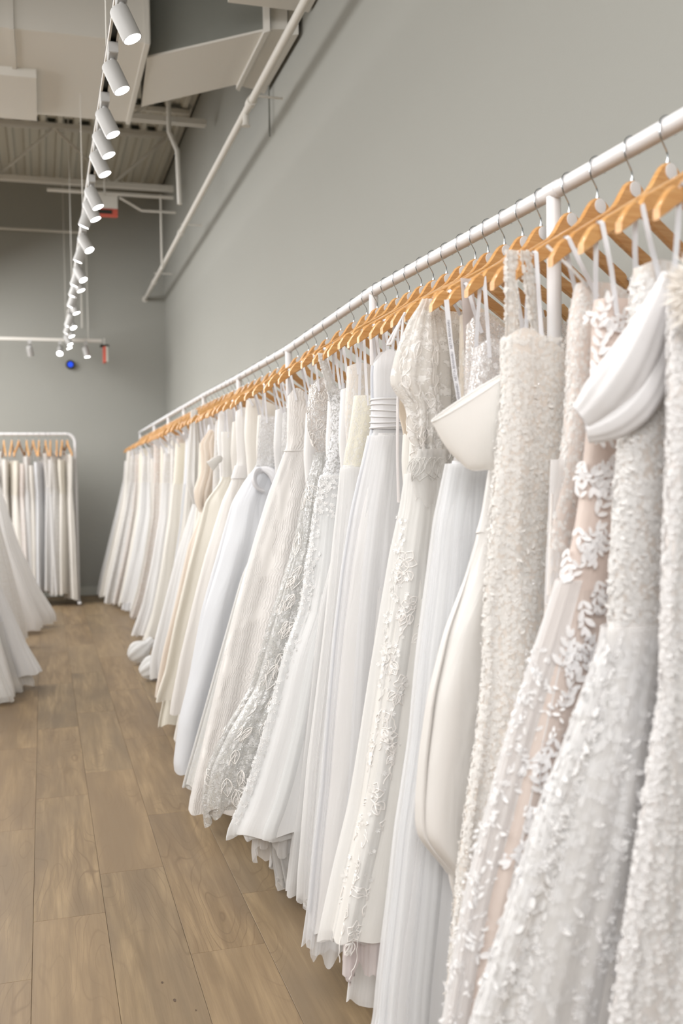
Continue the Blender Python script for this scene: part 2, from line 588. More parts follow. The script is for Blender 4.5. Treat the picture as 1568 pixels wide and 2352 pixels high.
# conduit down the corner, small pipes
o = MB().tube([(1.0, 7.85, ZC-.02), (1.0, 7.85, 4.0), (1.06, 7.85, 3.86), (1.07, 7.85, 3.45)], .018, 10).build('conduit', M_duct, smooth=True)
tag(o, 'white bent conduit dropping beside the nearer joist by the corner', 'pipe')
o = MB().tube([(.1, 9.6, 3.98), (1.25, 9.6, 3.98)], .018, 10).build('sprinkler_pipe', M_duct, smooth=True)
tag(o, 'thin white pipe slung under the farther joist', 'pipe')
o = MB().tube([(.75, 9.6, 3.95), (.95, 9.6, 3.84), (1.27, 9.6, 3.84)], .012, 8).build('conduit', M_duct, smooth=True)
tag(o, 'white conduit bending to the wall under the farther joist', 'pipe')
o = MB().tube([(-3, 11.45, 4.04), (.46, 11.45, 4.04)], .014, 8).build('back_wall_pipe', M_duct, smooth=True)
tag(o, 'upper thin white pipe running along the back wall', 'pipe')
o = MB().tube([(1.36, 5.95, 3.75), (1.36, 5.95, 3.38)], .006, 6).build('hanging_rod', M_galv, smooth=True)
tag(o, 'thin steel rod hanging beside the duct end near the wall', 'rod')
for xx, yy, z0, ll in ((.46, 11.5, 3.0, 'thin white cable tube down the back wall left of the light track'), (1.13, 9.6, 3.3, 'thin vertical white drop pipe near the back corner')):
    o = MB().tube([(xx, yy, z0), (xx, yy, 4.0)], .010, 8).build('drop_pipe', M_duct, smooth=True)
    tag(o, ll, 'pipe')

# exit signs
t = thing('exit_sign', 'white exit sign housing with red underside below the far joist', 'sign', (.60, 9.35, 3.72))
MB().box(-.11, .11, -.03, .03, .05, .17, .006).build('housing', M_duct, t)
MB().box(-.11, .11, -.028, .028, -.02, .048, .004).build('red_face', M_red, t)
MB().box(-.07, .06, -.032, -.020, .0, .035).build('dark_slot', M_dark, t)
MB().tube([(0, 0, .17), (0, 0, .9)], .008, 8).build('stem', M_duct, t)
t = thing('exit_sign', 'hanging exit sign with red panel seen edge-on in the far corner', 'sign', (.66, 10.9, 2.55))
MB().box(-.016, .010, -.06, .06, 0, .17, .003).build('red_face', M_red, t)
MB().box(-.045, .045, -.06, .06, .17, .19, .003).build('canopy', M_dark, t)
MB().box(.012, .03, -.06, .06, 0.01, .17).build('clear_panel', M_ceil, t)
MB().tube([(0, 0, .19), (0, 0, .26)], .006, 8).build('stem', M_duct, t)

# ------------------------------------------------------------------ light track
TX, TZ = .276, 2.88
t = thing('light_track', 'long white ceiling light track running down the aisle', 'track', (TX, 0, TZ))
mb = MB()
mb.box(-.0175, -.010, .2, 11.35, 0, .032).box(.010, .0175, .2, 11.35, 0, .032).box(-.0175, .0175, .2, 11.35, .022, .034)
mb.build('channel', M_track, t)
MB().box(-.0098, .0098, .2, 11.35, .012, .0215).build('slot', M_dark, t)
for yy in (1.5, 4.0, 6.4, 8.8, 11.1):
    MB().tube([(0, yy, .034), (0, yy, ZC-TZ)], .0035, 6).build('suspension_rod', M_duct, t)
adapter_me = MB().box(-.017, .017, -.055, .055, -.040, -.0005, .003).mesh('adapter', M_can)
stem_me = MB().tube([(0, 0, 0), (0, 0, -.052)], .0085, 12).mesh('stem', M_can, True)
mb = MB()
L_, r0 = .106, .0315
prof = [(0.0, .026), (.004, .0298), (.009, r0), (L_, r0), (L_, .0295), (L_-.006, .0290)]
mb.tube([(0, 0, -p[0]) for p in prof], [p[1] for p in prof], 28)
can_me = mb.mesh('lamp_housing', M_can, True)
ring = [(.0285*math.cos(a), .0285*math.sin(a), 0) for a in np.linspace(0, 2*math.pi, 29)[:-1]]
lens_me = bpy.data.meshes.new('lens')
lens_me.from_pydata(ring+[(0, 0, -.002)], [], [(28, (i+1) % 28, i) for i in range(28)])
lens_me.materials.append(M_lens)
spot = bpy.data.lights.new('spot_beam', 'SPOT')
spot.energy = SPOT_W
spot.spot_size = R_(85)
spot.spot_blend = .9
spot.shadow_soft_size = .035
spot.color = (1, .975, .95)
dirR, dirL = Vector((.40, -.12, -.91)).normalized(), Vector((-.36, .14, -.92)).normalized()
ORD = ['first', 'second', 'third', 'fourth', 'fifth', 'sixth', 'seventh', 'eighth', 'ninth', 'tenth', 'eleventh', 'twelfth', 'thirteenth',
       'fourteenth', 'fifteenth', 'sixteenth', 'seventeenth', 'eighteenth', 'nineteenth', 'twentieth']


def ordw(i):
    if i < len(ORD):
        return ORD[i]
    n = i+1
    return '%d%s' % (n, {1: 'st', 2: 'nd', 3: 'rd'}.get(n % 10 if n % 100 not in (11, 12, 13) else 0, 'th'))


def can(x, y, d, label, group, lens=lens_me, lit=True, z=TZ):
    t = thing('track_spotlight', label, 'spotlight', (x, y, z), group=group)
    link('adapter', adapter_me, t)
    link('stem', stem_me, t, (0, 0, -.038))
    q = (-d).to_track_quat('Z', 'Y').to_euler()
    h = link('lamp_housing', can_me, t, tuple(Vector((0, 0, -.085))-d*.030), q)
    link('lens', lens, h, (0, 0, -L_-.0005))
    if lit:
        s = bpy.data.objects.new('spot_beam', spot)
        s.parent = h
        s.location = (0, 0, -L_-.01)
        COL.objects.link(s)
    return t


cy = [(3.27, 0), (3.71, 0), (4.19, 0), (4.46, 0), (4.74, 0), (5.32, 0), (5.57, 0), (5.72, 1), (6.37, 2), (6.65, 1), (7.33, 2), (7.48, 1), (7.70, 0),
      (7.92, 1), (8.42, 1), (8.76, 0), (9.49, 1), (9.67, 2), (9.98, 1), (10.2, 0), (10.82, 0), (11.12, 0)]
dirs = [dirR, dirL, Vector((.42, -.34, -.84)).normalized()]
for i, (y, k) in enumerate(cy):
    side = 'rightward' if k != 1 else 'leftward'
    can(TX, y, dirs[k], 'white track spotlight tilted %s, %s from the near end' % (side, ordw(i)), 'cylinder spotlights on the long track')
for i, y in enumerate((.9, 1.6, 2.2, 2.75)):  # unseen spotlights added on the near track for extra light
    can(TX, y, dirs[0], 'added unseen white track spotlight beyond the top edge, %s from the track start' % ordw(i), 'added spotlights on the track above the view')
# cross track near the back wall
t = thing('light_track', 'short white light track crossing in front of the back wall', 'track', (0, 11.0, 2.78))
MB().box(-3., .64, -.0175, .0175, 0, .032).build('channel', M_track, t)
for xx in (-1.2, .5):
    MB().tube([(xx, 0, .032), (xx, 0, ZC-2.78)], .004, 6).build('suspension_rod', M_duct, t)
can(.21, 11.0, Vector((-.10, -.75, -.65)).normalized(), 'white spotlight aimed toward the camera on the far cross track', 'spotlights on the cross track', z=2.78, lit=False)
can(.47, 11.0, Vector((.2, -.1, -.97)).normalized(), 'small white spotlight hanging at the right end of the far cross track', 'spotlights on the cross track', z=2.78, lit=False)
can(-.10, 11.0, Vector((.15, .5, -.85)).normalized(), 'small unlit-looking spotlight at the left of the far cross track', 'spotlights on the cross track', z=2.78, lit=False)
t = thing('indicator_lamp', 'small dark round lamp with a blue glow on the back wall', 'lamp', (.325, YB-.03, 2.60))
MB().tube([(0, .03, 0), (0, -.02, 0)], .05, 20).build('housing', M_dark, t, smooth=True)
MB().tube([(0, -.021, 0), (0, -.026, 0)], .03, 20).build('blue_lens', M_blue, t, smooth=True)

# ------------------------------------------------------------------ racks and rails
XR = 1.06
RP = [(.3, 1.936), (1.93, 1.937), (3.14, 1.941), (4.33, 1.897), (5.50, 1.884), (6.75, 1.883), (7.75, 1.872), (8.75, 1.862), (9.9, 1.85), (11.42, 1.832)]
RPy, RPz = [p[0] for p in RP], [p[1] for p in RP]
rz = lambda y: float(np.interp(y, RPy, RPz))
t = thing('garment_rail', 'long white steel garment rail with posts along the right wall', 'clothes rack', (XR, 0, 0))
MB().tube([(0, p[0], p[1]) for p in RP], .0172, 24).build('top_rail', M_white, t, smooth=True)
for y in RPy[1:]:
    yy = min(y, 11.38)
    MB().tube([(0, yy, .012), (0, yy, rz(yy)-.012)], .0155, 18).build('post', M_white, t, smooth=True)
    MB().box(-.03, .24, yy-.02, yy+.02, .001, .012, .003).build('foot', M_white, t)
    MB().tube([(0, yy-.028, rz(yy-.028)), (0, yy+.028, rz(yy+.028))], .0185, 20).build('joint_collar', M_white, t, smooth=True)

# ------------------------------------------------------------------ hangers
HW = .215
hz = lambda s: (-.058 - .016 - .118*(abs(s)/HW)**1.15 + .0*s)


def hanger_meshes():
    # body polygon in (s, z) relative to rail centre; contoured with neck hump, notches and rounded noses
    top, bot = [], []
    N = 40
    for i in range(N+1):
        s = -HW+2*HW*i/N
        a = abs(s)
        hump = .034*math.exp(-(a/.040)**3)
        zt = -.090-.118*(math.sqrt(a*a+.0004)-.01)/HW+hump
        if a > HW-.030:
            e = (a-(HW-.030))/.030
            zt -= .018*e*e
        if HW-.052 < a < HW-.040:
            zt -= .010
        th = .030
        zb = -.090-.118*a/HW-.022-.006*(a/HW)
        if a < .05:
            zb = -.090-.118*a/HW-.022+.006*math.exp(-(a/.02)**2)
        if a > HW-.030:
            e = (a-(HW-.030))/.030
            zb = -.090-.118*a/HW-.028-.002*e
        top.append((s, zt))
        bot.append((s, zb))
    # half-thickness sections: bevelled rim
    V, F = [], []
    ys = (-.0065, -.0045, .0045, .0065)
    ins = (.0022, 0, 0, .0022)
    for (s, zt), (s2, zb) in zip(top, bot):
        for y, k in zip(ys, ins):
            V.append((s, y, zt-k))
        for y, k in zip(reversed(ys), reversed(ins)):
            V.append((s, y, zb+k))
    n = 8
    for i in range(N):
        for k in range(n):
            j = (k+1) % n
            F.append((i*n+k, (i+1)*n+k, (i+1)*n+j, i*n+j))
    F.append(tuple(range(n)))
    F.append(tuple(N*n+k for k in reversed(range(n))))
    me = bpy.data.meshes.new('hanger_body')
    me.from_pydata(V, [], F)
    me.polygons.foreach_set('use_smooth', [True]*len(F))
    try:
        me.set_sharp_from_angle(angle=R_(35))
    except Exception:
        pass
    me.materials.append(M_beech)
    # hook: stem up, sweeps toward the aisle, over the rail, down the back
    pts = [(0, 0, -.062), (0, 0, -.046), (-.003, 0, -.040), (-.016, 0, -.022), (-.0205, 0, -.008)]
    for a in np.linspace(190, 0, 14):
        pts.append((.0205*math.cos(R_(a)), 0, .0205*math.sin(R_(a))))
    pts.append((.021, 0, -.010))
    hk = MB().tube(pts, .0016, 7).mesh('hook', M_chrome, True)
    dsc = MB().tube([(0, -.0066, -.078), (0, -.0086, -.078), (0, -.0090, -.078)], [.0145, .0145, .0125], 20).mesh('size_disc', M_disc, True)
    fer = MB().tube([(0, 0, -.064), (0, 0, -.056)], [.004, .003], 10).mesh('ferrule', M_chrome, True)
    return me, hk, dsc, fer


HB, HK, HD, HF = hanger_meshes()
HYAW = math.atan2(.055, .215)


def hanger(x, y, z, rotz, label, group, tilt=0.):
    t = thing('wooden_hanger', label, 'hanger', (x, y, z), rotz, group)
    t.rotation_euler = (0, tilt, rotz)
    link('hanger_body', HB, t)
    link('hook', HK, t)
    link('size_disc', HD, t)
    link('ferrule', HF, t)
    return t


# ------------------------------------------------------------------ gowns
TAU = 2*math.pi


def smooth_interp(z, zs, xs, wid=.02):
    o = np.argsort(zs)
    zs, xs = np.asarray(zs)[o], np.asarray(xs)[o]
    acc = 0
    for k, wt in ((-2, .1), (-1, .2), (0, .4), (1, .2), (2, .1)):
        acc = acc+wt*np.interp(z+k*wid*.7, zs, xs)
    return acc


class Cloth:
    """closed sheet of cloth round a hanging gown; s runs from the aisle edge (u=0) to the wall edge, t across"""

    def __init__(s, prof, back, thick, ztop, zhem, n=9, amp=.01, amp0=.002, drift=2.0, power=.8, seed=0, yshift=.055, grow=0., hemw=.01, puffs=None, fine=0.):
        s.__dict__.update(locals())
        r = np.random.default_rng(seed)
        s.ph = r.uniform(0, TAU, 8)
        s.pz = np.array([p[0] for p in prof])
        s.px = np.array([p[1] for p in prof])
        s.bz = np.array([p[0] for p in back])
        s.bx = np.array([p[1] for p in back])
        s.tz = np.array([p[0] for p in thick])
        s.tx = np.array([p[1] for p in thick])

    def F(s, u, z):
        n, ph = s.n, s.ph
        zz = (s.ztop-z)
        q = n*u+.9*np.sin(2*u+ph[0])+s.drift*.35*zz*np.sin(u+ph[1])+.35*np.sin(3.1*zz+ph[2])
        w = .62*np.sin(q+ph[3])+.28*np.sin(1.73*q+ph[4])+.18*np.sin(2.9*q+ph[5]+1.5*zz)
        w = np.sign(w)*np.abs(w)**s.power
        if s.fine:
            w = w+s.fine*np.sin(6.3*q+ph[6]+.8*np.sin(4*zz))
        return w

    def P(s, u, z):
        u = np.asarray(u, float)
        z = np.asarray(z, float)
        xf = smooth_interp(z, s.pz, s.px)
        xb = smooth_interp(z, s.bz, s.bx, .03)
        b = smooth_interp(z, s.tz, s.tx, .03)+s.grow
        c, a = (xf+xb)/2, (xb-xf)/2+s.grow
        cu, su = np.cos(u), np.sin(u)
        st = np.sign(su)*np.abs(su)**.75
        nx, ny = -cu*b, -st*a
        L = np.sqrt(nx*nx+ny*ny)+1e-9
        k = np.clip((s.ztop-z)/max(.05, s.ztop-s.zhem), 0, 1)**.75
        A = s.amp0+s.amp*k
        w = (s.F(u, z)-.75)*A
        x = c-a*cu+nx/L*w
        y = -b*st+ny/L*w
        tcl = np.clip((XR-x)/.215, -1, 1)
        y = y-s.yshift*tcl
        return np.stack([x-XR, y, z], -1)

    def N(s, u, z):
        e = 1e-3
        a = s.P(u+e, z)-s.P(u-e, z)
        b = s.P(u, z-e)-s.P(u, z+e)
        n = np.cross(b, a)
        n /= np.linalg.norm(n, axis=-1, keepdims=True)+1e-12
        return n

    def mesh(s, name, m, nu, nv, neck=None, hem=None, u0=-math.pi, u1=math.pi):
        u = np.linspace(u0, u1, nu)
        v = np.linspace(0, 1, nv)
        U, Vv = np.meshgrid(u, v)
        zt = s.ztop+(neck(U) if neck else 0)
        r = np.random.default_rng(s.seed+5)
        zh = s.zhem+s.hemw*(np.sin(s.n*U*.5+s.ph[6])+.6*np.sin(s.n*1.9*U+s.ph[7]))
        if hem:
            zh = zh+hem(U)
        zh = np.maximum(zh, .004)
        Z = zt+(zh-zt)*Vv
        P = s.P(U, Z).reshape(-1, 3)
        dl = np.abs(smooth_interp(s.zhem+.3, s.bz, s.bx)-smooth_interp(s.zhem+.3, s.pz, s.px))
        uv = np.stack([U.ravel()*dl/math.pi*1.3, Z.ravel()], -1)
        me = mesh_np(name, P, grid_faces(nu, nv), m, True, uv)
        return me


def strip(name, pts, width, nrm, m, parent, thick=.0012, uvscale=1.):
    """a flat ribbon with thickness following pts"""
    pts = [Vector(p) for p in pts]
    V, F, UV = [], [], []
    L = 0
    ws = width if isinstance(width, (list, tuple)) else [width]*len(pts)
    for i, p in enumerate(pts):
        t = (pts[min(i+1, len(pts)-1)]-pts[max(i-1, 0)]).normalized()
        nn = Vector(nrm)
        sd = t.cross(nn).normalized()
        nn = sd.cross(t).normalized()
        if i:
            L += (p-pts[i-1]).length
        for a, b in ((-1, -1), (1, -1), (1, 1), (-1, 1)):
            V.append(tuple(p+sd*(a*ws[i]/2)+nn*(b*thick/2)))
            UV.append((a*ws[i]/2, L))
    for i in range(len(pts)-1):
        for k in range(4):
            j = (k+1) % 4
            F.append((i*4+k, i*4+j, (i+1)*4+j, (i+1)*4+k))
    me = mesh_np(name, V, F, m, False, UV)
    return link(name, me, parent)


def bez(p0, p1, p2, p3, n):
    t = np.linspace(0, 1, n)[:, None]
    p0, p1, p2, p3 = map(np.array, (p0, p1, p2, p3))
    return [tuple(q) for q in ((1-t)**3*p0+3*(1-t)**2*t*p1+3*(1-t)*t*t*p2+t**3*p3)]


# templates ------------------------------------------------------
def flower_t(petals=5, cup=.2, bead=True):
    V = [(0, 0, .12)]
    F = []
    for k in range(petals):
        a = TAU*k/petals
        h = math.pi/petals
        b = len(V)
        for (r, da, z) in ((.55, -h*.85, cup*.5), (1.0, -h*.45, cup), (1.0, h*.45, cup), (.55, h*.85, cup*.5), (.6, 0, cup*.18)):
            V.append((r*math.cos(a+da), r*math.sin(a+da), z))
        F += [(0, b, b+4), (b, b+1, b+4), (b+1, b+2, b+4), (b+2, b+3, b+4), (b+3, 0, b+4)]
    if bead:
        b = len(V)
        q = .22
        V += [(q, 0, .22), (0, q, .22), (-q, 0, .22), (0, -q, .22), (0, 0, .46)]
        F += [(b, b+1, b+4), (b+1, b+2, b+4), (b+2, b+3, b+4), (b+3, b, b+4)]
    return np.array(V), np.array(F)


def leaf_t():
    V, F = [], []
    st = ((0, 0), (.18, .55), (.45, .95), (.75, .7), (1, 0))
    for i, (x, wd) in enumerate(st):
        V += [(x, -wd*.22, .10*wd+.12*x), (x, 0, .04+.10*x), (x, wd*.22, .10*wd+.12*x)]
    for i in range(len(st)-1):
        b = 3*i
        F += [(b, b+3, b+4), (b, b+4, b+1), (b+1, b+4, b+5), (b+1, b+5, b+2)]
    return np.array(V), np.array(F)


def octa_t():
    V = [(1, 0, .3), (0, 1, .3), (-1, 0, .3), (0, -1, .3), (0, 0, 1.1), (0, 0, -.4)]
    F = [(0, 1, 4), (1, 2, 4), (2, 3, 4), (3, 0, 4), (1, 0, 5), (2, 1, 5), (3, 2, 5), (0, 3, 5)]
    return np.array(V), np.array(F)


T_FLOWER, T_FLOWER6, T_LEAF, T_OCTA = flower_t(), flower_t(6, .38, False), leaf_t(), octa_t()


def scatter(name, cl, tmpl, us, zs, sc, m, parent, lift=.0006, rot=None, tiltj=.16, kind='stuff', smooth=True):
    V, F = tmpl
    n = len(us)
    sc = np.asarray(sc)*.72
    P = cl.P(us, zs)
    N = cl.N(us, zs)
    N = N+rng.normal(0, tiltj, N.shape)*.6
    N /= np.linalg.norm(N, axis=1, keepdims=True)
    down = np.array([0, 0, -1.])
    T = down-N*(N@down)[:, None]
    T /= np.linalg.norm(T, axis=1, keepdims=True)+1e-9
    B = np.cross(N, T)
    a = rng.uniform(0, TAU, n) if rot is None else np.asarray(rot)
    X = T*np.cos(a)[:, None]+B*np.sin(a)[:, None]
    Y = np.cross(N, X)
    sc = np.asarray(sc)*np.ones(n)
    W = P[:, None, :]+N[:, None, :]*lift+sc[:, None, None]*(V[None, :, 0:1]*X[:, None]+V[None, :, 1:2]*Y[:, None]+V[None, :, 2:3]*N[:, None])
    FF = F[None]+(np.arange(n)*len(V))[:, None, None]
    me = mesh_np(name, W.reshape(-1, 3), FF.reshape(-1, F.shape[1]), m, smooth, np.zeros((n*len(V), 2)))
    o = link(name, me, parent)
    if kind:
        o['kind'] = kind
    return o


def rand_uz(n, u0, u1, z0, z1, cl=None, q=1.0):
    u = rng.uniform(u0, u1, n)
    z = z0+(z1-z0)*rng.uniform(0, 1, n)**q
    return u, z


def cords(name, cl, polys, r, m, parent, lift=.0012, sides=4, closed=False):
    """raised embroidery cords: polys = list of (u0,z0,[(dx,dz),...]) in metres on the cloth"""
    V, F = [], []
    for (u0, z0, pl) in polys:
        e = .01
        du = np.linalg.norm(cl.P(u0+e, z0)-cl.P(u0-e, z0))/(2*e)+1e-4
        pl = np.asarray(pl, float)
        u = u0+pl[:, 0]/du
        z = z0+pl[:, 1]
        P = cl.P(u, z)+cl.N(u, z)*lift
        N = cl.N(u, z)
        T = np.gradient(P, axis=0)
        T /= np.linalg.norm(T, axis=1, keepdims=True)+1e-9
        B = np.cross(N, T)
        b = len(V)
        for k in range(sides):
            a = TAU*k/sides
            V.append(P+(B*math.cos(a)+N*math.sin(a))*r)
        V[b:] = [np.stack(V[b:], 1).reshape(-1, 3)]
        F.append((len(pl), sides))
    VV, FF, off = [], [], 0
    for blk, (n, sd) in zip(V, F):
        VV.append(blk)
        i = np.arange(n-1)[:, None]*sd
        k = np.arange(sd)[None]
        k2 = (k+1) % sd
        FF.append(off+np.stack([i+k, i+k2, i+sd+k2, i+sd+k], -1).reshape(-1, 4))
        off += n*sd
    me = mesh_np(name, np.concatenate(VV), np.concatenate(FF), m, True, np.zeros((off, 2)))
    o = link(name, me, parent)
    o['kind'] = 'stuff'
    return o


def m_leaf(L, a, wd=.36, vein=True):
    t = np.linspace(0, 1, 9)
    x = L*t
    y = L*wd*np.sin(math.pi*t**.8)
    ca, sa = math.cos(a), math.sin(a)
    out = []
    for sg in (1, -1):
        out.append([(px*ca-sg*py*sa, px*sa+sg*py*ca) for px, py in zip(x, y)])
    if vein:
        out.append([(px*ca, px*sa) for px in x[:-1]])
    return out


def m_flower(r, a0=0, pet=5):
    out = []
    for k in range(pet):
        out += m_leaf(r, a0+TAU*k/pet, .42, False)
    return out


def place(mots, u0, z0, dx=0, dz=0):
    return [(u0, z0, [(p[0]+dx, p[1]+dz) for p in pl]) for pl in mots]


def sweep(name, pts, rads, m, parent, n=18, nr=None, folds=0, famp=.0, flat=1.0, close=True):
    """cloth tube of varying radius along pts with lengthwise folds"""
    pts = [Vector(p) for p in pts]
    V, UV = [], []
    t = (pts[1]-pts[0]).normalized()
    u = t.cross(Vector((.1, 1, .05))).normalized()
    L = 0
    for i, p in enumerate(pts):
        t = (pts[min(i+1, len(pts)-1)]-pts[max(i-1, 0)]).normalized()
        u = (u-t*u.dot(t)).normalized()
        v = t.cross(u)
        if i:
            L += (p-pts[i-1]).length
        for k in range(n):
            a = TAU*k/(n-1)
            rr = rads[i]*(1+famp*math.sin(folds*a+1.7*i/len(pts))*(1 if folds else 0)+.5*famp*math.sin(folds*2.3*a+3*i/len(pts)))
            V.append(tuple(p+u*math.cos(a)*rr+v*math.sin(a)*rr*flat))
            UV.append((a*rads[len(pts)//2]*.5, L))
    F = grid_faces(n, len(pts))
    me = mesh_np(name, V, F, m, True, UV)
    return link(name, me, parent)


def feather_ball(name, c, r, n, L, m, parent, seed=1):
    g = np.random.default_rng(seed)
    d = g.normal(0, 1, (n, 3))
    d /= np.linalg.norm(d, axis=1, keepdims=True)
    rad = g.uniform(.35, 1, n)[:, None]
    P0 = np.array(c)+d*rad*np.array(r)*.75
    bend = g.normal(0, .6, (n, 3))
    V, F = [], []
    sd = np.cross(d, g.normal(0, 1, (n, 3)))
    sd /= np.linalg.norm(sd, axis=1, keepdims=True)
    seg = 4
    for k in range(seg):
        t = k/(seg-1)
        p = P0+(d*t+bend*t*t*.5)*L*g.uniform(.8, 1.2, (n, 1))
        wdt = .0035*(1-t*.8)
        V.append(np.stack([p-sd*wdt, p+sd*wdt], 1))
    A = np.stack(V, 1).reshape(n, seg*2, 3)
    f = [(2*k, 2*k+1, 2*k+3, 2*k+2) for k in range(seg-1)]
    F = (np.array(f)[None]+(np.arange(n)*seg*2)[:, None, None]).reshape(-1, 4)
    me = mesh_np(name, A.reshape(-1, 3), F, m, True, np.zeros((n*seg*2, 2)))
    o = link(name, me, parent)
    o['kind'] = 'stuff'
    return o


M_loop = fabric('satin', (226, 225, 230))
M_lining_iv = fabric('crepe', (236, 229, 218))


def hanger_loops(parent, y, zr, top_f, top_b, bz, m=None, w_=.008, n=2):
    """ribbon loops from hanger notches to the inside of the bodice"""
    m = m or M_loop
    zn = zr-.088-.118*.80-.004
    for side, (xt, zt) in ((-1, top_f), (1, top_b)):
        xn = side*(HW-.046)*.97
        yn = -.055*(-side)*((HW-.046)/.215)*1.0
        yn = side*.047
        for k in range(n):
            dy = (-1 if k else 1)*bz*.55
            p1 = (max(xt, -.168)+(.008 if k else -.002), yn+dy, zt-.03)
            p0 = (xn, yn+(-.009 if k else .009), zn-.002)
            mid = tuple((a+b)/2+random.uniform(-.003, .003) for a, b in zip(p0, p1))
            strip('hanger_loop', [(xn, yn, zn+.003), p0, mid, p1], w_, (-.35, -1, 0), m, parent)


def default_back(zt, zw, zh, bt=1.235, bw=1.17, bh=1.315):
    return [(zt+.1, bt), (zt-.12, bt), (zw, bw), (zw-.25, (bw+bh)/2), (zh, bh), (-.1, bh)]


def gown(label, ytip, prof, ztop, zw, zhem, mb_, ms, bh=.07, n=8, amp=.014, layers=(), hi=True, neck=(.0, .03), back=None, loops=True,
         group=None, seed=0, hemw=.01, fine=0., power=.8, bt=.045, btop=1.235, x0=XR, rotz=0., y0=None, thickw=.034, lining=None, zr=None, hemf=None, bamp=.002, yshift=.055, under=False):
    y = (ytip+.055) if y0 is None else y0
    t = thing('bridal_gown', label, 'dress', (x0, y, 0), rotz, group)
    zr = rz(y) if zr is None else zr
    back = back or default_back(ztop, zw, zhem, bt=btop)
    thick = [(ztop+.1, bt), (ztop-.08, bt), (zw, thickw), (zw-.3, (thickw+bh)/2+.004), (zhem, bh), (-.1, bh)]
    nu, nv = (260, 130) if hi else (84, 44)
    body = Cloth(prof, back, thick, ztop, zw, n=5, amp=bamp, amp0=.001, seed=seed, hemw=.002, yshift=yshift)
    pk, dip = neck
    nf = lambda U: pk*np.exp(-((np.abs(U)-.6)/.32)**2)-dip*np.exp(-((np.abs(U)-math.pi/2)/.35)**2)+pk*np.exp(-((np.abs(U)-2.4)/.45)**2)
    link('bodice', body.mesh('bodice', mb_, nu//2, nv//2, nf), t)
    if lining:
        lin_ = Cloth(prof, back, thick, ztop-.003, zw, n=5, amp=bamp, amp0=.001, seed=seed, hemw=.002, grow=-.003, yshift=yshift)
        link('lining', lin_.mesh('lining', lining, nu//3, nv//3, nf), t)
    sk = Cloth(prof, back, thick, zw+.004, zhem, n=n, amp=amp*(.4 if (layers or under) else 1), amp0=.001, seed=seed+1, hemw=hemw, fine=fine, power=power, yshift=yshift)
    link('skirt', sk.mesh('skirt', ms, nu, nv, None, hemf), t)
    for k, L in enumerate(layers):
        mat, grow, dzh, nn, aa = L[:5]
        hw_ = L[5] if len(L) > 5 else .012
        ly = Cloth(prof, back, thick, zw-.002, max(.012, zhem+dzh), n=nn, amp=aa, amp0=.001, seed=seed+3+k, hemw=hw_, fine=.12, grow=grow, yshift=yshift)
        link('tulle_layer' if k == 0 else 'overskirt', ly.mesh('tulle_layer', mat, int(nu*.9), nv, None, hemf), t)
    if loops:
        xt = float(smooth_interp(ztop-.03, body.pz, body.px))-XR
        xb = float(smooth_interp(ztop-.03, body.bz, body.bx))-XR
        hanger_loops(t, y, zr, (xt+.02, ztop+pk*.4), (xb-.02, ztop), bt)
    return t, body, sk


rail_y = []      # (y, gown noun) for the hangers on the long rail
WHT, IVO, CRM, COOL, GREY = (238, 236, 235), (240, 234, 224), (240, 232, 212), (228, 231, 238), (214, 212, 206)
NUDE, BLUSH = (222, 204, 190), (232, 208, 196)

# profiles: (height, aisle-side edge x), read as real metres
# --- G1, nearest: pearly petal gown with feather shoulder
P1 = [(1.66, .880), (1.54, .871), (1.39, .869), (1.17, .858), (1.01, .852), (.92, .83), (.82, .814), (.70, .793), (.54, .764), (.3, .72), (.04, .68)]
t, bd, sk = gown('white gown crusted with pearly petals at the right edge, beige feather shoulder', 1.24, P1, 1.62, 1.10, .05, fabric('lace', WHT, (232, 222, 216)), fabric('lace', WHT, (232, 224, 220)), seed=10, bh=.05, n=7)
u, z = rand_uz(2000, -.9, 1.8, 1.08, 1.60)
scatter('petal_flowers', bd, T_FLOWER6, u, z, rng.uniform(.005, .009, 2000), fabric('crepe', (244, 241, 240)), t)
u, z = rand_uz(4600, -.9, 1.8, .10, 1.10)
scatter('petal_flowers', sk, T_FLOWER6, u, z, rng.uniform(.006, .010, 4600), fabric('crepe', (244, 241, 240)), t)
feather_ball('feather_shoulder', (.888-XR, -.105, 1.585), (.040, .03, .046), 3600, .022, fabric('crepe', (246, 238, 228)), t, 3)
rail_y.append((1.295, 'pearly petal gown'))

# --- G2: floral lace on nude lining, swag sleeve
P2 = [(1.68, .905), (1.66, .893), (1.60, .887), (1.49, .873), (1.39, .86), (1.29, .848), (1.19, .839), (1.10, .837), (1.06, .826), (.99, .795), (.91, .761), (.84, .726), (.73, .685), (.64, .648), (.51, .597), (.3, .54), (.04, .49)]
t, bd, sk = gown('nude-lined gown of grey-white floral lace with a seamed waist and lace tulle skirt', 1.355, P2, 1.655, 1.10, .03, fabric('lace', (232, 228, 224), (214, 200, 188), scale=.8),
                 fabric('crepe', (228, 222, 217)), seed=20, bh=.075, n=9, amp=.02, layers=[(fabric('tulle', (238, 236, 236), dens=.42), .011, 0, 9, .020)], neck=(.01, .03))
u, z = rand_uz(2600, -.6, 1.9, 1.10, 1.64)
scatter('lace_flowers', bd, T_FLOWER, u, z, rng.uniform(.005, .008, 2600), fabric('crepe', (238, 235, 232)), t)
u, z = rand_uz(900, -.6, 1.9, 1.10, 1.64)
scatter('lace_leaves', bd, T_LEAF, u, z, rng.uniform(.012, .022, 900), fabric('crepe', (236, 233, 230)), t)
u, z = rand_uz(1500, -.6, 1.7, .10, 1.08, q=.8)
scatter('lace_flowers', sk, T_FLOWER, u, z, rng.uniform(.007, .013, 1500), fabric('crepe', (242, 240, 240)), t, lift=.003)
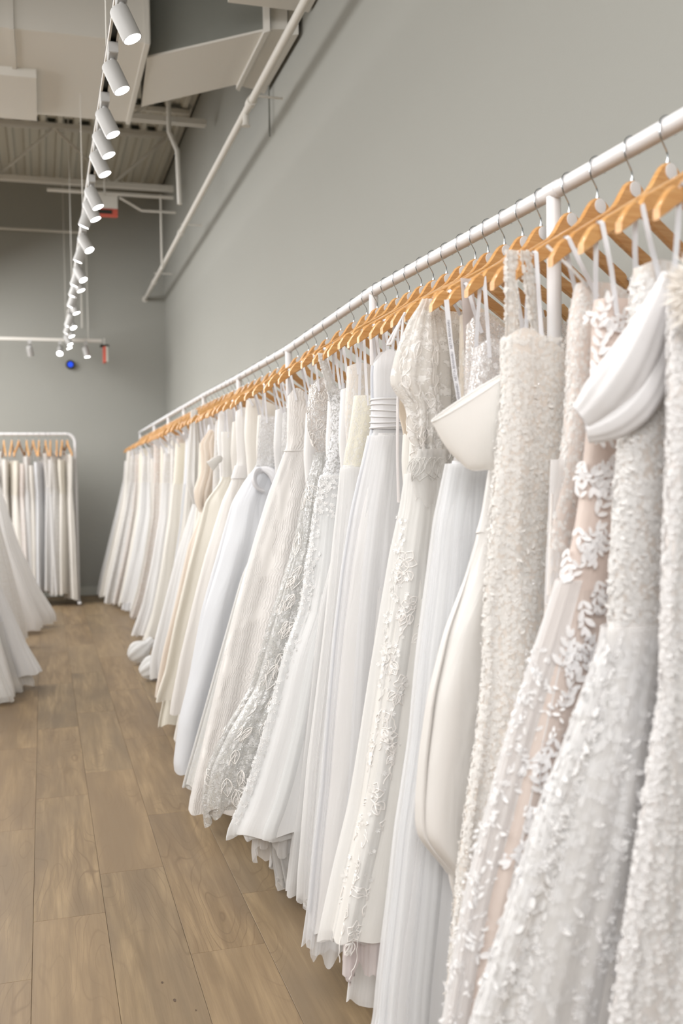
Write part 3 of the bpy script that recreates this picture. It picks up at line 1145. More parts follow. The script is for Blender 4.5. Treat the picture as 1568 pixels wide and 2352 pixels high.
u, z = rand_uz(900, -.6, 1.7, .10, 1.08, q=.8)
scatter('lace_leaves', sk, T_LEAF, u, z, rng.uniform(.016, .034, 900), fabric('crepe', (242, 240, 240)), t, lift=.003)
M_sw = fabric('satin', (244, 241, 242))
for nm, cp, rr in (('swag_sleeve', ((.918-XR, -.095, 1.635), (.870-XR, -.105, 1.53), (.835-XR, -.085, 1.455), (.788-XR, -.060, 1.418)), (.012, .024, .033, .038, .036, .024)),
                   ('swag_fold', ((.930-XR, -.075, 1.56), (.900-XR, -.10, 1.47), (.86-XR, -.095, 1.41), (.795-XR, -.060, 1.398)), (.012, .018, .024, .026, .024, .016))):
    pts = bez(*cp, 24)
    rad = list(np.interp(np.linspace(0, 1, 24), np.linspace(0, 1, 6), rr))
    o = sweep(nm, pts, rad, M_sw, t, 48, folds=4, famp=.07, flat=.5)
rail_y.append((1.41, 'nude-lined floral lace gown'))

# --- G3: leaves on nude mesh
P3 = [(1.63, .895), (1.61, .886), (1.51, .881), (1.40, .869), (1.29, .852), (1.20, .831), (1.10, .796), (1.06, .78), (.89, .72), (.77, .684), (.65, .649), (.5, .618), (.3, .58), (.04, .55)]
t, bd, sk = gown('blush mesh gown covered in large white cut leaves under a clear tulle skirt', 1.47, P3, 1.625, 1.14, .03, fabric('crepe', (210, 182, 166)), fabric('crepe', (200, 174, 158)), seed=30, bh=.07, n=8, amp=.018, neck=(.0, .02))
back3 = default_back(1.625, 1.14, .03)
sh3 = Cloth([(a, b-.004) for a, b in P3], back3, [(1.7, .045), (1.14, .036), (.8, .06), (0, .08)], 1.16, .03, n=11, amp=.02, seed=35, hemw=.012, grow=.006, fine=.1)
me = sh3.mesh('tulle_overlay', fabric('tulle', (238, 238, 240), dens=.62), 220, 110, u0=-math.pi, u1=.62)
link('tulle_overlay', me, t)
LV = mesh_np('leaf', T_LEAF[0], T_LEAF[1], fabric('crepe', (240, 238, 239)), True, np.zeros((len(T_LEAF[0]), 2)))


def leaf_objs(cl, u0, z0, n, L, par, dirn, lift=.007):
    """spray: a stem line with leaves in pairs"""
    e = .01
    du = np.linalg.norm(cl.P(u0+e, z0)-cl.P(u0-e, z0))/(2*e)+1e-4
    path = []
    a = dirn
    x = zz = 0.
    for k in range(n):
        path.append((x, zz))
        for sg in (-1, 1):
            if k == n-1 and sg == 1:
                an = a
            else:
                an = a+sg*random.uniform(.5, .95)
            uu, z_ = u0+x/du, z0+zz
            P, N = cl.P(uu, z_), cl.N(uu, z_)
            Nn = Vector(N).normalized()
            Tu = Vector(cl.P(uu+e, z_)-cl.P(uu-e, z_)).normalized()
            Tz = Nn.cross(Tu).normalized()
            if Tz.z < 0:
                Tz = -Tz
            X = (Tu*math.cos(an)+Tz*math.sin(an)).normalized()
            Y = Nn.cross(X).normalized()
            s_ = L*random.uniform(.8, 1.15)
            M = Matrix(((X.x*s_, Y.x*s_, Nn.x*s_, P[0]+Nn.x*lift), (X.y*s_, Y.y*s_, Nn.y*s_, P[1]+Nn.y*lift), (X.z*s_, Y.z*s_, Nn.z*s_, P[2]+Nn.z*lift), (0, 0, 0, 1)))
            o = bpy.data.objects.new('leaf', LV)
            o.parent = par
            o.matrix_basis = M
            COL.objects.link(o)
        x += L*.62*math.cos(a)
        zz += L*.62*math.sin(a)
        a += random.uniform(-.25, .25)
    return (u0, z0, path)


stems = []
for k in range(4):
    stems.append(leaf_objs(bd, .35+.35*k, 1.60-.012*(k % 2), 3, .020, t, R_(200)))
for z0 in (1.56, 1.52, 1.47, 1.42, 1.37, 1.33, 1.29, 1.25, 1.21, 1.17):
    for u0 in (.15, .5, .8, 1.1):
        if z0 > 1.4 and u0 > 1:
            continue
        stems.append(leaf_objs(bd, u0+random.uniform(-.1, .1), z0+random.uniform(-.02, .02), 4, .021, t, R_(random.choice((-100, -80, 80, 60))), .006))
for z0 in np.arange(1.12, .50, -.055):
    for u0 in (.65, .9, 1.15, 1.4):
        stems.append(leaf_objs(sk, u0+random.uniform(-.08, .08), z0+random.uniform(-.02, .02), 4, .023, t, R_(random.choice((-110, -75, 80, 110)))))
cords('leaf_stems', sk, [s for s in stems if s[1] < 1.12], .0012, fabric('crepe', (240, 238, 239)), t, lift=.004)
u, z = rand_uz(700, -.4, .75, .10, 1.05)
scatter('lace_leaves', sh3, T_LEAF, u, z, rng.uniform(.012, .024, 700), fabric('crepe', (244, 243, 244)), t, lift=.002)
u, z = rand_uz(300, -.4, .9, .10, 1.05)
scatter('clear_beads', sh3, T_OCTA, u, z, rng.uniform(.001, .002, 300), M_bead, t, lift=.001, smooth=False)
rail_y.append((1.525, 'white leaf gown'))

# --- G4: blush fine-strap lace gown
P4 = [(1.72, .94), (1.68, .925), (1.60, .904), (1.48, .899), (1.40, .89), (1.32, .877), (1.25, .855), (1.17, .85), (1.06, .845), (.90, .814), (.79, .783), (.5, .72), (.05, .64)]
t, bd, sk = gown('pale blush lace gown with a thin twisted strap, tucked behind the leaf gown', 1.58, P4, 1.675, 1.20, .04, fabric('lace', (238, 234, 230), (226, 208, 196), scale=1.3), fabric('lace', (236, 232, 230), (224, 214, 206)), seed=40, bh=.05, n=7, neck=(.0, .06))
u, z = rand_uz(700, -.8, 1.8, 1.20, 1.66)
scatter('lace_flowers', bd, T_FLOWER, u, z, rng.uniform(.004, .007, 700), fabric('crepe', (240, 238, 234)), t)
strip('thin_strap', [(-.205, -.052, 1.735), (-.185, -.058, 1.715), (-.155, -.060, 1.690), (-.128, -.060, 1.665)], .005, (-.3, -1, 0), fabric('lace', WHT, WHT), t, .003)
pn = Cloth([(1.36, .862), (1.1, .845), (.9, .838)], [(1.36, .93), (.9, .94)], [(2, .012), (0, .02)], 1.36, 1.10, n=3, amp=.004, seed=44, hemw=.004)
link('tulle_panel', pn.mesh('tulle_panel', fabric('tulle', (236, 234, 236), dens=.55), 60, 30), t)
cords('lace_edge', pn, [(1.2, 1.115, [(x, .012*math.sin(40*x)) for x in np.linspace(-.05, .05, 20)]), (.3, 1.30, [(0, -y) for y in np.linspace(0, .18, 16)])], .0014, M_cord, t)
rail_y.append((1.635, 'blush lace gown'))

# --- G5: ivory sheath crusted with beaded flowers
P5 = [(1.74, .860), (1.60, .826), (1.58, .823), (1.49, .822), (1.41, .814), (1.33, .803), (1.20, .791), (1.08, .784), (.96, .78), (.84, .765), (.72, .744), (.60, .725), (.47, .71), (.31, .694), (.04, .66)]
M_iv5 = fabric('lace', (244, 240, 233), (236, 222, 208), scale=1.2)
t, bd, sk = gown('ivory sheath gown crusted all over with small beaded flowers, two wide flower straps', 1.70, P5, 1.585, 1.14, .03, M_iv5, M_iv5, seed=50, bh=.06, n=6, amp=.012, neck=(.02, .055), btop=1.2)
M_fl5 = fabric('crepe', (246, 242, 236))
u, z = rand_uz(3200, -.9, 1.9, 1.13, 1.59)
scatter('beaded_flowers', bd, T_FLOWER, u, z, rng.uniform(.0045, .0075, 3200), M_fl5, t)
u, z = rand_uz(6500, -.9, 1.8, .08, 1.14)
scatter('beaded_flowers', sk, T_FLOWER, u, z, rng.uniform(.0048, .0082, 6500), M_fl5, t)
u, z = rand_uz(1400, -.9, 1.8, .08, 1.5)
scatter('lace_leaves', sk, T_LEAF, u, z, rng.uniform(.008, .018, 1400), M_fl5, t)
u, z = rand_uz(900, -.9, 1.8, .08, 1.56)
scatter('clear_beads', sk, T_OCTA, u, z, rng.uniform(.0009, .0018, 900), M_bead, t, lift=.004, smooth=False)
for nm, x0_, x1_, dy in (('flower_strap', -.214, -.216, -.062), ('flower_strap', -.188, -.150, -.075)):
    st_ = Cloth([(1.76, XR+x0_-.012), (1.56, XR+x1_-.014)], [(1.76, XR+x0_+.012), (1.56, XR+x1_+.016)], [(2, .004), (0, .004)], 1.752, 1.565, n=2, amp=.001, seed=51, hemw=0, yshift=.062 if dy < -.07 else .055)
    o = link(nm, st_.mesh(nm, M_iv5, 24, 40), t)
    u, z = rand_uz(220, -math.pi, math.pi, 1.57, 1.75)
    f = scatter('beaded_flowers', st_, T_FLOWER, u, z, rng.uniform(.004, .0075, 220), M_fl5, o)
rail_y.append((1.755, 'beaded flower sheath'))

# --- G6: satin with a wide folded cuff
P6 = [(1.66, .93), (1.50, .88), (1.42, .86), (1.33, .84), (1.25, .826), (1.13, .783), (1.03, .736), (.90, .696), (.78, .674), (.69, .664), (.63, .663), (.60, .685), (.55, .726), (.50, .745), (.42, .76)]
M_sat6 = fabric('satin', (242, 237, 231))
t, bd, sk = gown('ivory satin gown with a wide folded off-shoulder cuff and gathered bubble hem', 1.80, P6, 1.56, 1.22, .55, M_sat6, M_sat6, seed=60, bh=.06, n=6, amp=.034, neck=(0, .02), power=.7, hemw=.006)
# folded cuff: stiff flared bowl of satin
V, UV = [], []
nu_, nv_ = 60, 16
A, B = np.array([.712-XR, -.085, 1.437]), np.array([.865-XR, -.115, 1.535])
Cb, Db = np.array([.775-XR, -.080, 1.352]), np.array([.845-XR, -.090, 1.335])
for j in range(nv_):
    v = j/(nv_-1)
    a = A*(1-v)+Cb*v
    b = B*(1-v)+Db*v
    a = a+np.array([-.0, 0, -.010*math.sin(math.pi*v)])
    for i in range(nu_):
        th = TAU*i/(nu_-1)
        c = (a+b)/2
        hx = (b-a)/2
        dep = (.030*(1-v)**.5+.006)
        V.append(tuple(c+hx*math.cos(th)+np.array([0, dep*math.sin(th), 0])+np.array([0, 0, -.004*math.sin(3*th+2*v)*v])))
        UV.append((.05*th, .1*v))
link('folded_cuff', mesh_np('folded_cuff', V, grid_faces(nu_, nv_), fabric('crepe', (247, 244, 239)), True, UV), t)
rim = [V[i] for i in range(nu_)]
MB().tube(rim, .0016, 6, False).build('cuff_edge', fabric('crepe', (248, 246, 242)), t, smooth=True)
fold = Cloth([(.56, .745), (.50, .755), (.44, .785)], [(.56, 1.1), (.44, 1.1)], [(2, .05), (0, .04)], .565, .455, n=4, amp=.014, seed=63, hemw=.02)
link('hem_fold', fold.mesh('hem_fold', M_sat6, 120, 24), t)
rail_y.append((1.865, 'ivory satin cuff gown'))

# --- G7: plain cool tulle with beaded bodice
P7 = [(1.63, .885), (1.60, .876), (1.51, .858), (1.37, .822), (1.24, .791), (1.10, .77), (.96, .749), (.78, .728), (.60, .696), (.47, .68), (.28, .654), (.19, .645), (.12, .62), (.04, .585)]
t, bd, sk = gown('cool white tulle gown with sparkling beaded bodice, beside the folded satin cuff', 1.93, P7, 1.60, 1.36, .03, fabric('glitter', (240, 237, 236), (228, 214, 206), scale=.8), fabric('crepe', (232, 233, 236)), seed=70, bh=.085, n=9, amp=.02,
                 layers=[(fabric('tulle', (234, 236, 240), dens=.6), .007, 0, 13, .024), (fabric('tulle', (238, 239, 242), dens=.4), .013, .03, 9, .026, .02)], neck=(.02, .05))
u, z = rand_uz(700, -.9, 1.9, 1.36, 1.60)
scatter('clear_beads', bd, T_OCTA, u, z, rng.uniform(.0008, .0018, 700), M_bead, t, smooth=False)
rail_y.append((1.985, 'cool tulle gown'))

# --- G7b: nude sequin halter between
P7b = [(1.76, .90), (1.60, .895), (1.4, .89), (1.2, .88), (.9, .83), (.5, .76), (.05, .70)]
t, bd, sk = gown('champagne sequin gown with a blush halter panel seen between hanger ribbons', 2.02, P7b, 1.66, 1.2, .05, fabric('glitter', (236, 230, 224), (224, 206, 192), dens=1., scale=1.), fabric('glitter', (236, 232, 228), (226, 212, 202)), seed=75, bh=.05, hi=False, neck=(.03, .05))
link('blush_panel', Cloth([(1.77, .885), (1.5, .900)], [(1.77, .915), (1.62, .95), (1.5, .905)], [(2, .004), (0, .004)], 1.765, 1.51, n=2, amp=.001, seed=3, hemw=0, yshift=.055).mesh('blush_panel', fabric('satin', (234, 218, 212)), 30, 20), t)
u, z = rand_uz(500, -.9, 1.9, 1.2, 1.66)
scatter('clear_beads', bd, T_OCTA, u, z, rng.uniform(.0008, .0018, 500), M_bead, t, smooth=False)
# lettered hanger tape hanging from the aisle notch
tpts = [(-.217, -.068, 1.712), (-.211, -.072, 1.63), (-.203, -.078, 1.55), (-.190, -.082, 1.465)]
tp = strip('lettered_tape', tpts, .0105, (-.4, -1, 0), M_loop, t)
cu = bpy.data.curves.new('tape_text', 'FONT')
cu.body = 'NETTA BENSHABU   NETTA BENSHABU   NETTA BENSHABU'
cu.size = .0075
cu.align_y = 'CENTER'
tmp = bpy.data.objects.new('tape_text', cu)
COL.objects.link(tmp)
dg = bpy.context.evaluated_depsgraph_get()
tme = bpy.data.meshes.new_from_object(tmp.evaluated_get(dg))
bpy.data.objects.remove(tmp)
tme.name = 'tape_lettering'
tme.materials.clear()
tme.materials.append(M_ink)
pts = np.array(tpts)
nrm = Vector((-.4, -1, 0)).normalized()
tl = Vector(pts[3]-pts[0]).normalized()
sd = tl.cross(nrm).normalized()
seg = np.linalg.norm(np.diff(pts, axis=0), axis=1)
cum = np.concatenate([[0], np.cumsum(seg)])
xmax = max(v.co.x for v in tme.vertices)
kk = min(1, (cum[-1]-.01)/xmax)
for v in tme.vertices:
    d_ = cum[-1]-.004-v.co.x*kk
    p = Vector([np.interp(d_, cum, pts[:, i]) for i in range(3)])
    v.co = p+sd*v.co.y*kk+nrm*.0012
link('tape_lettering', tme, tp)
rail_y.append((2.075, 'champagne sequin gown'))
P7c = [(1.7, .93), (1.4, .92), (1.1, .90), (.6, .82), (.05, .74)]
t, bd, sk = gown('sheer cream lace gown with gold neck clasps, mostly hidden behind hanger ribbons', 2.11, P7c, 1.70, 1.2, .05, fabric('lace', (238, 228, 212), (222, 204, 180)), fabric('tulle', (240, 236, 230), dens=.7), seed=77, bh=.05, hi=False, neck=(.02, .04))
for k in (0, 1):
    MB().tube([(-.075+.016*k, -.105, 1.655), (-.075+.016*k, -.108, 1.655)], .005, 12).build('gold_clasp', M_gold, t, smooth=True)
rail_y.append((2.165, 'cream lace gown with clasps'))

# --- G8: lace puff sleeve, floral tulle skirt
P8 = [(1.76, .865), (1.74, .86), (1.60, .85), (1.53, .842), (1.38, .830), (1.27, .814), (1.15, .786), (1.02, .762), (.87, .735), (.72, .71), (.56, .681), (.43, .647), (.32, .619), (.24, .600)]
M_pl = fabric('sheer_lace', (246, 243, 238), (240, 234, 225), dens=.66, scale=.9)
t, bd, sk = gown('sheer ivory gown with puffed corded lace sleeves and floral vines down the tulle skirt', 2.2, P8, 1.72, 1.34, .27, M_pl, fabric('crepe', (240, 236, 228)), seed=80, bh=.09, n=7, amp=.02, neck=(.0, .04), lining=fabric('crepe', (236, 226, 212)),
                 under=True, loops=True, hemw=.008)
ov = Cloth(P8, default_back(1.72, 1.34, .27), [(1.8, .045), (1.64, .045), (1.34, .034), (1.04, .066), (.27, .09), (-.1, .09)], 1.338, .255, n=11, amp=.022, amp0=.001, seed=83, hemw=.012, fine=.12, grow=.0085)
link('overskirt', ov.mesh('overskirt', fabric('tulle', (242, 240, 236), dens=.62), 240, 120), t)
mots, filled = [], []
for (u0, z0) in [(.45, 1.12), (.62, 1.02), (.35, .93), (.66, .86), (.42, .78), (.72, .70), (.45, .62), (.70, .53), (.40, .46), (.66, .38), (.38, .33), (.9, 1.0), (1.05, .85), (1.0, .68), (1.05, .5), (.95, .35), (.25, .40), (.55, .30), (.85, .44), (.3, .55), (.55, .72), (.85, .60), (.2, .70), (.9, .78)]:
    z0 += random.uniform(-.02, .02)
    fr = random.uniform(.020, .028)
    a0 = random.uniform(0, 6)
    mots += place(m_flower(fr, a0), u0, z0)
    filled.append((u0, z0, fr, a0))
    for k in range(4):
        an = random.uniform(-2.4, -.7)
        mots += place(m_leaf(random.uniform(.02, .032), an), u0, z0, .02*math.cos(an), .02*math.sin(an)-.005)
    mots.append((u0, z0, [(random.uniform(-.004, .004)+.018*math.sin(3*q+a0), -.11*q) for q in np.linspace(0, 1, 14)]))
cords('embroidered_vines', ov, mots, .0011, M_cord, t)
FT = flower_t(5, .12, True)
scatter('embroidered_flowers', ov, FT, np.array([f[0] for f in filled]), np.array([f[1] for f in filled]), np.array([f[2]*.95 for f in filled]), fabric('sheer_lace', (246, 244, 240), (246, 244, 240), dens=.6), t, lift=.001, tiltj=.05)
u = np.concatenate([rng.normal(.25, .10, 70), rng.normal(.55, .12, 50)])
z = np.concatenate([np.linspace(1.24, .86, 70)+rng.normal(0, .012, 70), np.linspace(1.1, .4, 50)+rng.normal(0, .03, 50)])
scatter('organza_petals', ov, T_FLOWER6, u, z, rng.uniform(.006, .010, 120), fabric('crepe', (248, 246, 243)), t, lift=.001)
pet = Cloth([(.30, .65), (.15, .64), (.03, .64)], [(.3, 1.25), (.03, 1.25)], [(2, .08), (0, .085)], .30, .165, n=13, amp=.016, amp0=.006, seed=89, hemw=.02, fine=.2)
link('petticoat', pet.mesh('petticoat', fabric('tulle', (222, 196, 194), dens=.8), 240, 26), t)
# puff sleeve
sl = Cloth([(1.745, .862), (1.70, .825), (1.62, .790), (1.545, .772), (1.52, .790), (1.50, .815), (1.42, .818), (1.38, .842)],
           [(1.745, .895), (1.65, .93), (1.50, .935), (1.38, .90)], [(1.745, .012), (1.65, .040), (1.55, .05), (1.44, .040), (1.38, .018)], 1.745, 1.375, n=7, amp=.010, amp0=.004, seed=86, hemw=.004, yshift=.075)
so = link('puff_sleeve', sl.mesh('puff_sleeve', M_pl, 140, 80), t)
mots = []
for k in range(9):
    u0, z0 = random.uniform(-.5, 1.9), random.uniform(1.44, 1.68)
    mots += place(m_leaf(random.uniform(.03, .05), random.uniform(-1.9, -1.2), .3), u0, z0)
for k in range(26):
    u0, z0 = random.uniform(-.6, 2.0), random.uniform(1.42, 1.70)
    a = random.uniform(-2.4, -.8)
    mots.append((u0, z0, [(.05*q*math.cos(a)+.006*math.sin(6*q), .05*q*math.sin(a)) for q in np.linspace(0, 1, 9)]))
cords('sleeve_cords', sl, mots, .0010, M_cord, so)
mots = []
for k in range(46):
    u0, z0 = random.uniform(.2, 2.0), random.uniform(1.36, 1.66)
    a = random.uniform(-2.6, -.6)
    mots.append((u0, z0, [(.04*q*math.cos(a)+.008*math.sin(5*q+k), .04*q*math.sin(a)) for q in np.linspace(0, 1, 9)]))
cords('bodice_cords', bd, mots, .0011, M_cord, t)
# scalloped organza flounce under the sleeve
fl = Cloth([(1.40, .84), (1.34, .812), (1.28, .825)], [(1.40, .93), (1.30, .95)], [(2, .03), (0, .045)], 1.395, 1.27, n=5, amp=.01, seed=88, hemw=.012, yshift=.07)
fo = link('flounce', fl.mesh('flounce', fabric('tulle', (238, 234, 228), dens=.4), 90, 24), t)
mots = []
for k in range(8):
    mots += place(m_leaf(.055, -1.57+random.uniform(-.5, .5), .38), -.2+.28*k, 1.375)
cords('flounce_cords', fl, mots, .0010, fabric('satin', (226, 222, 214)), fo)
rail_y.append((2.255, 'puff-sleeve lace gown'))


# --- slim gowns that fill between, seen as narrow slivers
def filler(ytip, label, noun, xf, ztop, mb_, ms, seed, zhem=.05, flare=.10, bh=.05, neck=(.01, .03), n=7, layers=(), hi=False, zw=None, group=None):
    zw = zw or ztop-.36
    P = [(ztop+.03, xf+.015), (ztop-.15, xf), (zw, xf+.015), (zw-.3, xf-.35*flare), (zhem, xf-flare), (-.1, xf-flare)]
    r = gown(label, ytip, P, ztop, zw, zhem, mb_, ms, seed=seed, bh=bh, n=n, amp=.014, hi=hi, neck=neck, layers=layers, group=group)
    rail_y.append((ytip+.055, noun))
    return r


t, bd, sk = filler(2.275, 'plain ivory gown with long narrow satin tie hanging past a beige pad', 'gown with the long satin tie', .852, 1.50, fabric('crepe', IVO), fabric('tulle', (240, 238, 236), dens=.8), 90, flare=.18)
pts = [(-.215, -.062, 1.725), (-.238, -.070, 1.69), (-.262, -.076, 1.655), (-.266, -.078, 1.645), (-.258, -.080, 1.648), (-.225, -.076, 1.715), (-.240, -.095, 1.62), (-.254, -.11, 1.5), (-.256, -.11, 1.38), (-.253, -.105, 1.27)]
sm = []
for i in range(len(pts)-1):
    for q in (0, .25, .5, .75):
        sm.append(tuple(a*(1-q)+b*q for a, b in zip(pts[i], pts[i+1])))
sm.append(pts[-1])
MB().tube(sm, .0035, 8).build('satin_tie', fabric('satin', (238, 230, 228)), t, smooth=True)
pd = Cloth([(1.56, .822), (1.5, .818), (1.44, .835)], [(1.56, .86), (1.5, .88), (1.42, .895)], [(2, .012), (0, .012)], 1.56, 1.43, n=3, amp=.004, seed=91, hemw=.004, yshift=.065)
o = link('beige_pad', pd.mesh('beige_pad', fabric('crepe', (230, 208, 178)), 50, 24), t)
o['label'] = 'beige foam-like bust pad'
filler(2.36, 'cream satin gown with a pointed bust, next to the gown with the long tie', 'cream pointed-bust gown', .868, 1.52, fabric('crepe', (240, 236, 226)), fabric('satin', (240, 237, 232)), 93, flare=.16, neck=(.03, .03))

# --- G10: silvery organza with ribbon waist
P10 = [(1.64, .832), (1.61, .826), (1.46, .824), (1.35, .795), (1.24, .767), (1.10, .741), (.93, .717), (.76, .698), (.53, .675), (.36, .652), (.24, .639), (.12, .622), (.04, .61)]
t, bd, sk = gown('silvery sheer organza gown with pleated satin waistband and grey-blue front edge', 2.465, P10, 1.625, 1.44, .16, fabric('tulle', (228, 229, 234), dens=.78), fabric('satin', (240, 238, 238)), seed=100, bh=.085, n=6, amp=.022, power=.9,
                 layers=[(fabric('tulle', (236, 237, 242), dens=.5), .008, -.05, 12, .024, .03)], neck=(.035, .02))
wb = Cloth(P10, default_back(1.625, 1.44, .16), [(1.7, .045), (1.545, .045), (1.44, .034), (0, .034)], 1.535, 1.455, n=2, amp=0, amp0=0, seed=102, hemw=0, grow=.003)
bo = link('waistband', wb.mesh('waistband', fabric('satin', (238, 237, 240)), 120, 12), t)
for k in range(6):
    zc = 1.530-.014*k
    us = np.linspace(-1.2, 2.6, 60)
    Pp = wb.P(us, np.full(60, zc)+.003*np.sin(us*2+k))+wb.N(us, np.full(60, zc))*.001
    MB().tube([tuple(p) for p in Pp], .0024, 6, False).build('waist_pleat', fabric('satin', (240, 239, 242)), bo, smooth=True)
us = np.zeros(60)-.1
zs = np.linspace(1.62, .2, 60)
edge = [tuple(p) for p in np.concatenate([bd.P(us[:12], zs[:12]), sk.P(us[12:], zs[12:])])+np.array([-.003, -.004, 0])]
MB().tube(edge, .0045, 8, False).build('silver_edge', fabric('satin', (206, 211, 224)), t, smooth=True)
rail_y.append((2.52, 'silvery organza gown'))
filler(2.56, 'white lace gown with thin straps behind the silvery organza gown', 'thin-strap lace gown', .872, 1.60, fabric('lace', WHT, (232, 224, 214)), fabric('tulle', WHT, dens=.8), 104, flare=.20)
P10b = [(1.60, .872), (1.57, .868), (1.45, .847), (1.40, .833), (1.26, .818), (1.14, .803), (.9, .775), (.5, .72), (.2, .69), (.04, .68)]
t, bd, sk = gown('white gown with pale yellow lined bust cups and scalloped lace hip', 2.75, P10b, 1.565, 1.36, .10, fabric('lace', (240, 236, 224), (236, 230, 206), scale=1.4), fabric('tulle', (238, 238, 238), dens=.8), seed=106, bh=.08, n=8, amp=.02,
                 layers=[(fabric('tulle', WHT, dens=.5), .008, .0, 10, .02)], neck=(.0, .05))
rail_y.append((2.805, 'yellow-lined cup gown'))
filler(2.65, 'ivory gown with a sheer lace neckline behind the yellow-lined gown', 'sheer-neck lace gown', .885, 1.62, fabric('sheer_lace', IVO, IVO, dens=.5), fabric('tulle', WHT, dens=.8), 108, flare=.18)
filler(2.85, 'white gown with one flower-beaded shoulder strap', 'flower-strap gown', .868, 1.66, fabric('lace', WHT, (230, 220, 208)), fabric('tulle', WHT, dens=.8), 110, flare=.16)
filler(2.96, 'white gown hanging directly behind the flower-strap gown', 'gown behind the flower-strap gown', .88, 1.60, fabric('crepe', WHT), fabric('tulle', WHT, dens=.8), 112, flare=.2)

# --- G11: big plain tulle with lace trims
P11 = [(1.73, .845), (1.71, .842), (1.62, .865), (1.57, .888), (1.46, .886), (1.30, .843), (1.12, .811), (.91, .772), (.78, .72), (.57, .66), (.40, .602), (.30, .560), (.25, .532), (.22, .525)]
t, bd, sk = gown('full plain white tulle ball skirt gown with silver-beaded lace bodice and lace-trimmed front edge', 3.05, P11, 1.60, 1.34, .235, fabric('glitter', (236, 236, 236), (222, 218, 212), scale=1.1), fabric('crepe', (232, 232, 232)), seed=120, bh=.12, n=6, amp=.02,
                 layers=[(fabric('tulle', (236, 238, 238), dens=.6), .008, -.02, 9, .022, .006)], neck=(.01, .04))
ov = Cloth(P11, default_back(1.60, 1.34, .235), [(1.7, .045), (1.52, .045), (1.34, .034), (1.04, .08), (.235, .12), (-.1, .12)], 1.338, .22, n=9, amp=.022, amp0=.001, seed=123, hemw=.006, fine=.12, grow=.008)
us = np.clip(rng.normal(.18, .14, 420), -.3, .7)
zs = rng.uniform(.26, 1.33, 420)
scatter('lace_trim_flowers', ov, T_FLOWER, us, zs, rng.uniform(.006, .012, 420), fabric('crepe', (244, 243, 242)), t, lift=.001)
u, z = rand_uz(260, -.8, 1.9, 1.20, 1.36)
scatter('lace_trim_flowers', ov, T_FLOWER, u, np.minimum(z, 1.33), rng.uniform(.006, .012, 260), fabric('crepe', (244, 243, 242)), t, lift=.001)
u, z = rand_uz(1300, -.9, 1.9, 1.34, 1.59)
scatter('beaded_lace', bd, T_FLOWER, u, z, rng.uniform(.003, .007, 1300), fabric('crepe', (240, 240, 242)), t)
u, z = rand_uz(700, -.9, 1.9, 1.34, 1.59)
scatter('clear_beads', bd, T_OCTA, u, z, rng.uniform(.0008, .0018, 700), M_bead, t, lift=.003, smooth=False)
stp = Cloth([(1.725, .838), (1.57, .880)], [(1.725, .862), (1.57, .925)], [(2, .006), (0, .006)], 1.722, 1.57, n=2, amp=.001, seed=125, hemw=0)
so = link('beaded_strap', stp.mesh('beaded_strap', fabric('lace', WHT, GREY), 20, 20), t)
u, z = rand_uz(120, -math.pi, math.pi, 1.57, 1.72)
scatter('beaded_lace', stp, T_FLOWER, u, z, rng.uniform(.004, .008, 120), fabric('crepe', (242, 242, 242)), so)
pet = Cloth([(.30, .66), (.15, .66), (.04, .68)], [(.3, 1.25), (.04, 1.25)], [(2, .10), (0, .10)], .27, .05, n=17, amp=.02, amp0=.006, seed=127, hemw=.03, fine=.2)
link('petticoat', pet.mesh('petticoat', fabric('tulle', (232, 230, 226), dens=.5), 300, 30), t)
pet = Cloth([(.30, .62), (.15, .60), (.04, .62)], [(.3, 1.25), (.04, 1.25)], [(2, .10), (0, .105)], .30, .15, n=9, amp=.024, amp0=.006, seed=128, hemw=.03, fine=.2)
link('petticoat', pet.mesh('petticoat', fabric('tulle', (236, 232, 230), dens=.6), 240, 30), t)
rail_y.append((3.105, 'full plain tulle gown'))
filler(3.16, 'slim white gown between the tulle ball gown and the sparkling grey gown', 'slim gown by the tulle ball gown', .895, 1.58, fabric('crepe', WHT), fabric('tulle', WHT, dens=.7), 129, flare=.22)

# --- G12: grey sparkle sheer
P12 = [(1.68, .895), (1.62, .881), (1.53, .869), (1.46, .879), (1.40, .905), (1.29, .865), (1.10, .824), (.95, .772), (.81, .724), (.62, .664), (.48, .572), (.36, .511), (.25, .491), (.12, .50), (.04, .51)]
M_gl = fabric('glitter', (232, 230, 226), (204, 202, 194), dens=.75, scale=.7)
t, bd, sk = gown('grey sheer gown with sparkling beaded leaf patterns and a scalloped beaded hem', 3.3, P12, 1.64, 1.41, .22, fabric('glitter', (232, 226, 220), (216, 204, 194), dens=1., scale=.8), fabric('glitter', (232, 230, 226), (204, 202, 194), dens=1., scale=.7), seed=130, bh=.085, n=6, amp=.02,
                 layers=[(M_gl, .008, -.02, 7, .02, .03)], neck=(.03, .06))
ov = Cloth(P12, default_back(1.64, 1.41, .22), [(1.74, .045), (1.56, .045), (1.41, .034), (1.11, .0635), (.22, .085), (-.1, .085)], 1.408, .20, n=7, amp=.02, amp0=.001, seed=133, hemw=.03, fine=.12, grow=.0085)
mots = []
for k in range(46):
    u0, z0 = random.uniform(-.1, 1.5), random.uniform(.28, 1.36)
    a = random.uniform(-2.3, -.8)
    mots += place(m_leaf(random.uniform(.05, .09), a, .28), u0, z0)
    for j in range(3):
        b_ = a+random.uniform(-.6, .6)
        mots.append((u0, z0, [(.05*q*math.cos(b_)+.004*math.sin(6*q), .05*q*math.sin(b_)) for q in np.linspace(0, 1, 8)]))
cords('beaded_leaves', ov, mots, .0013, M_cord, t)
mots = []
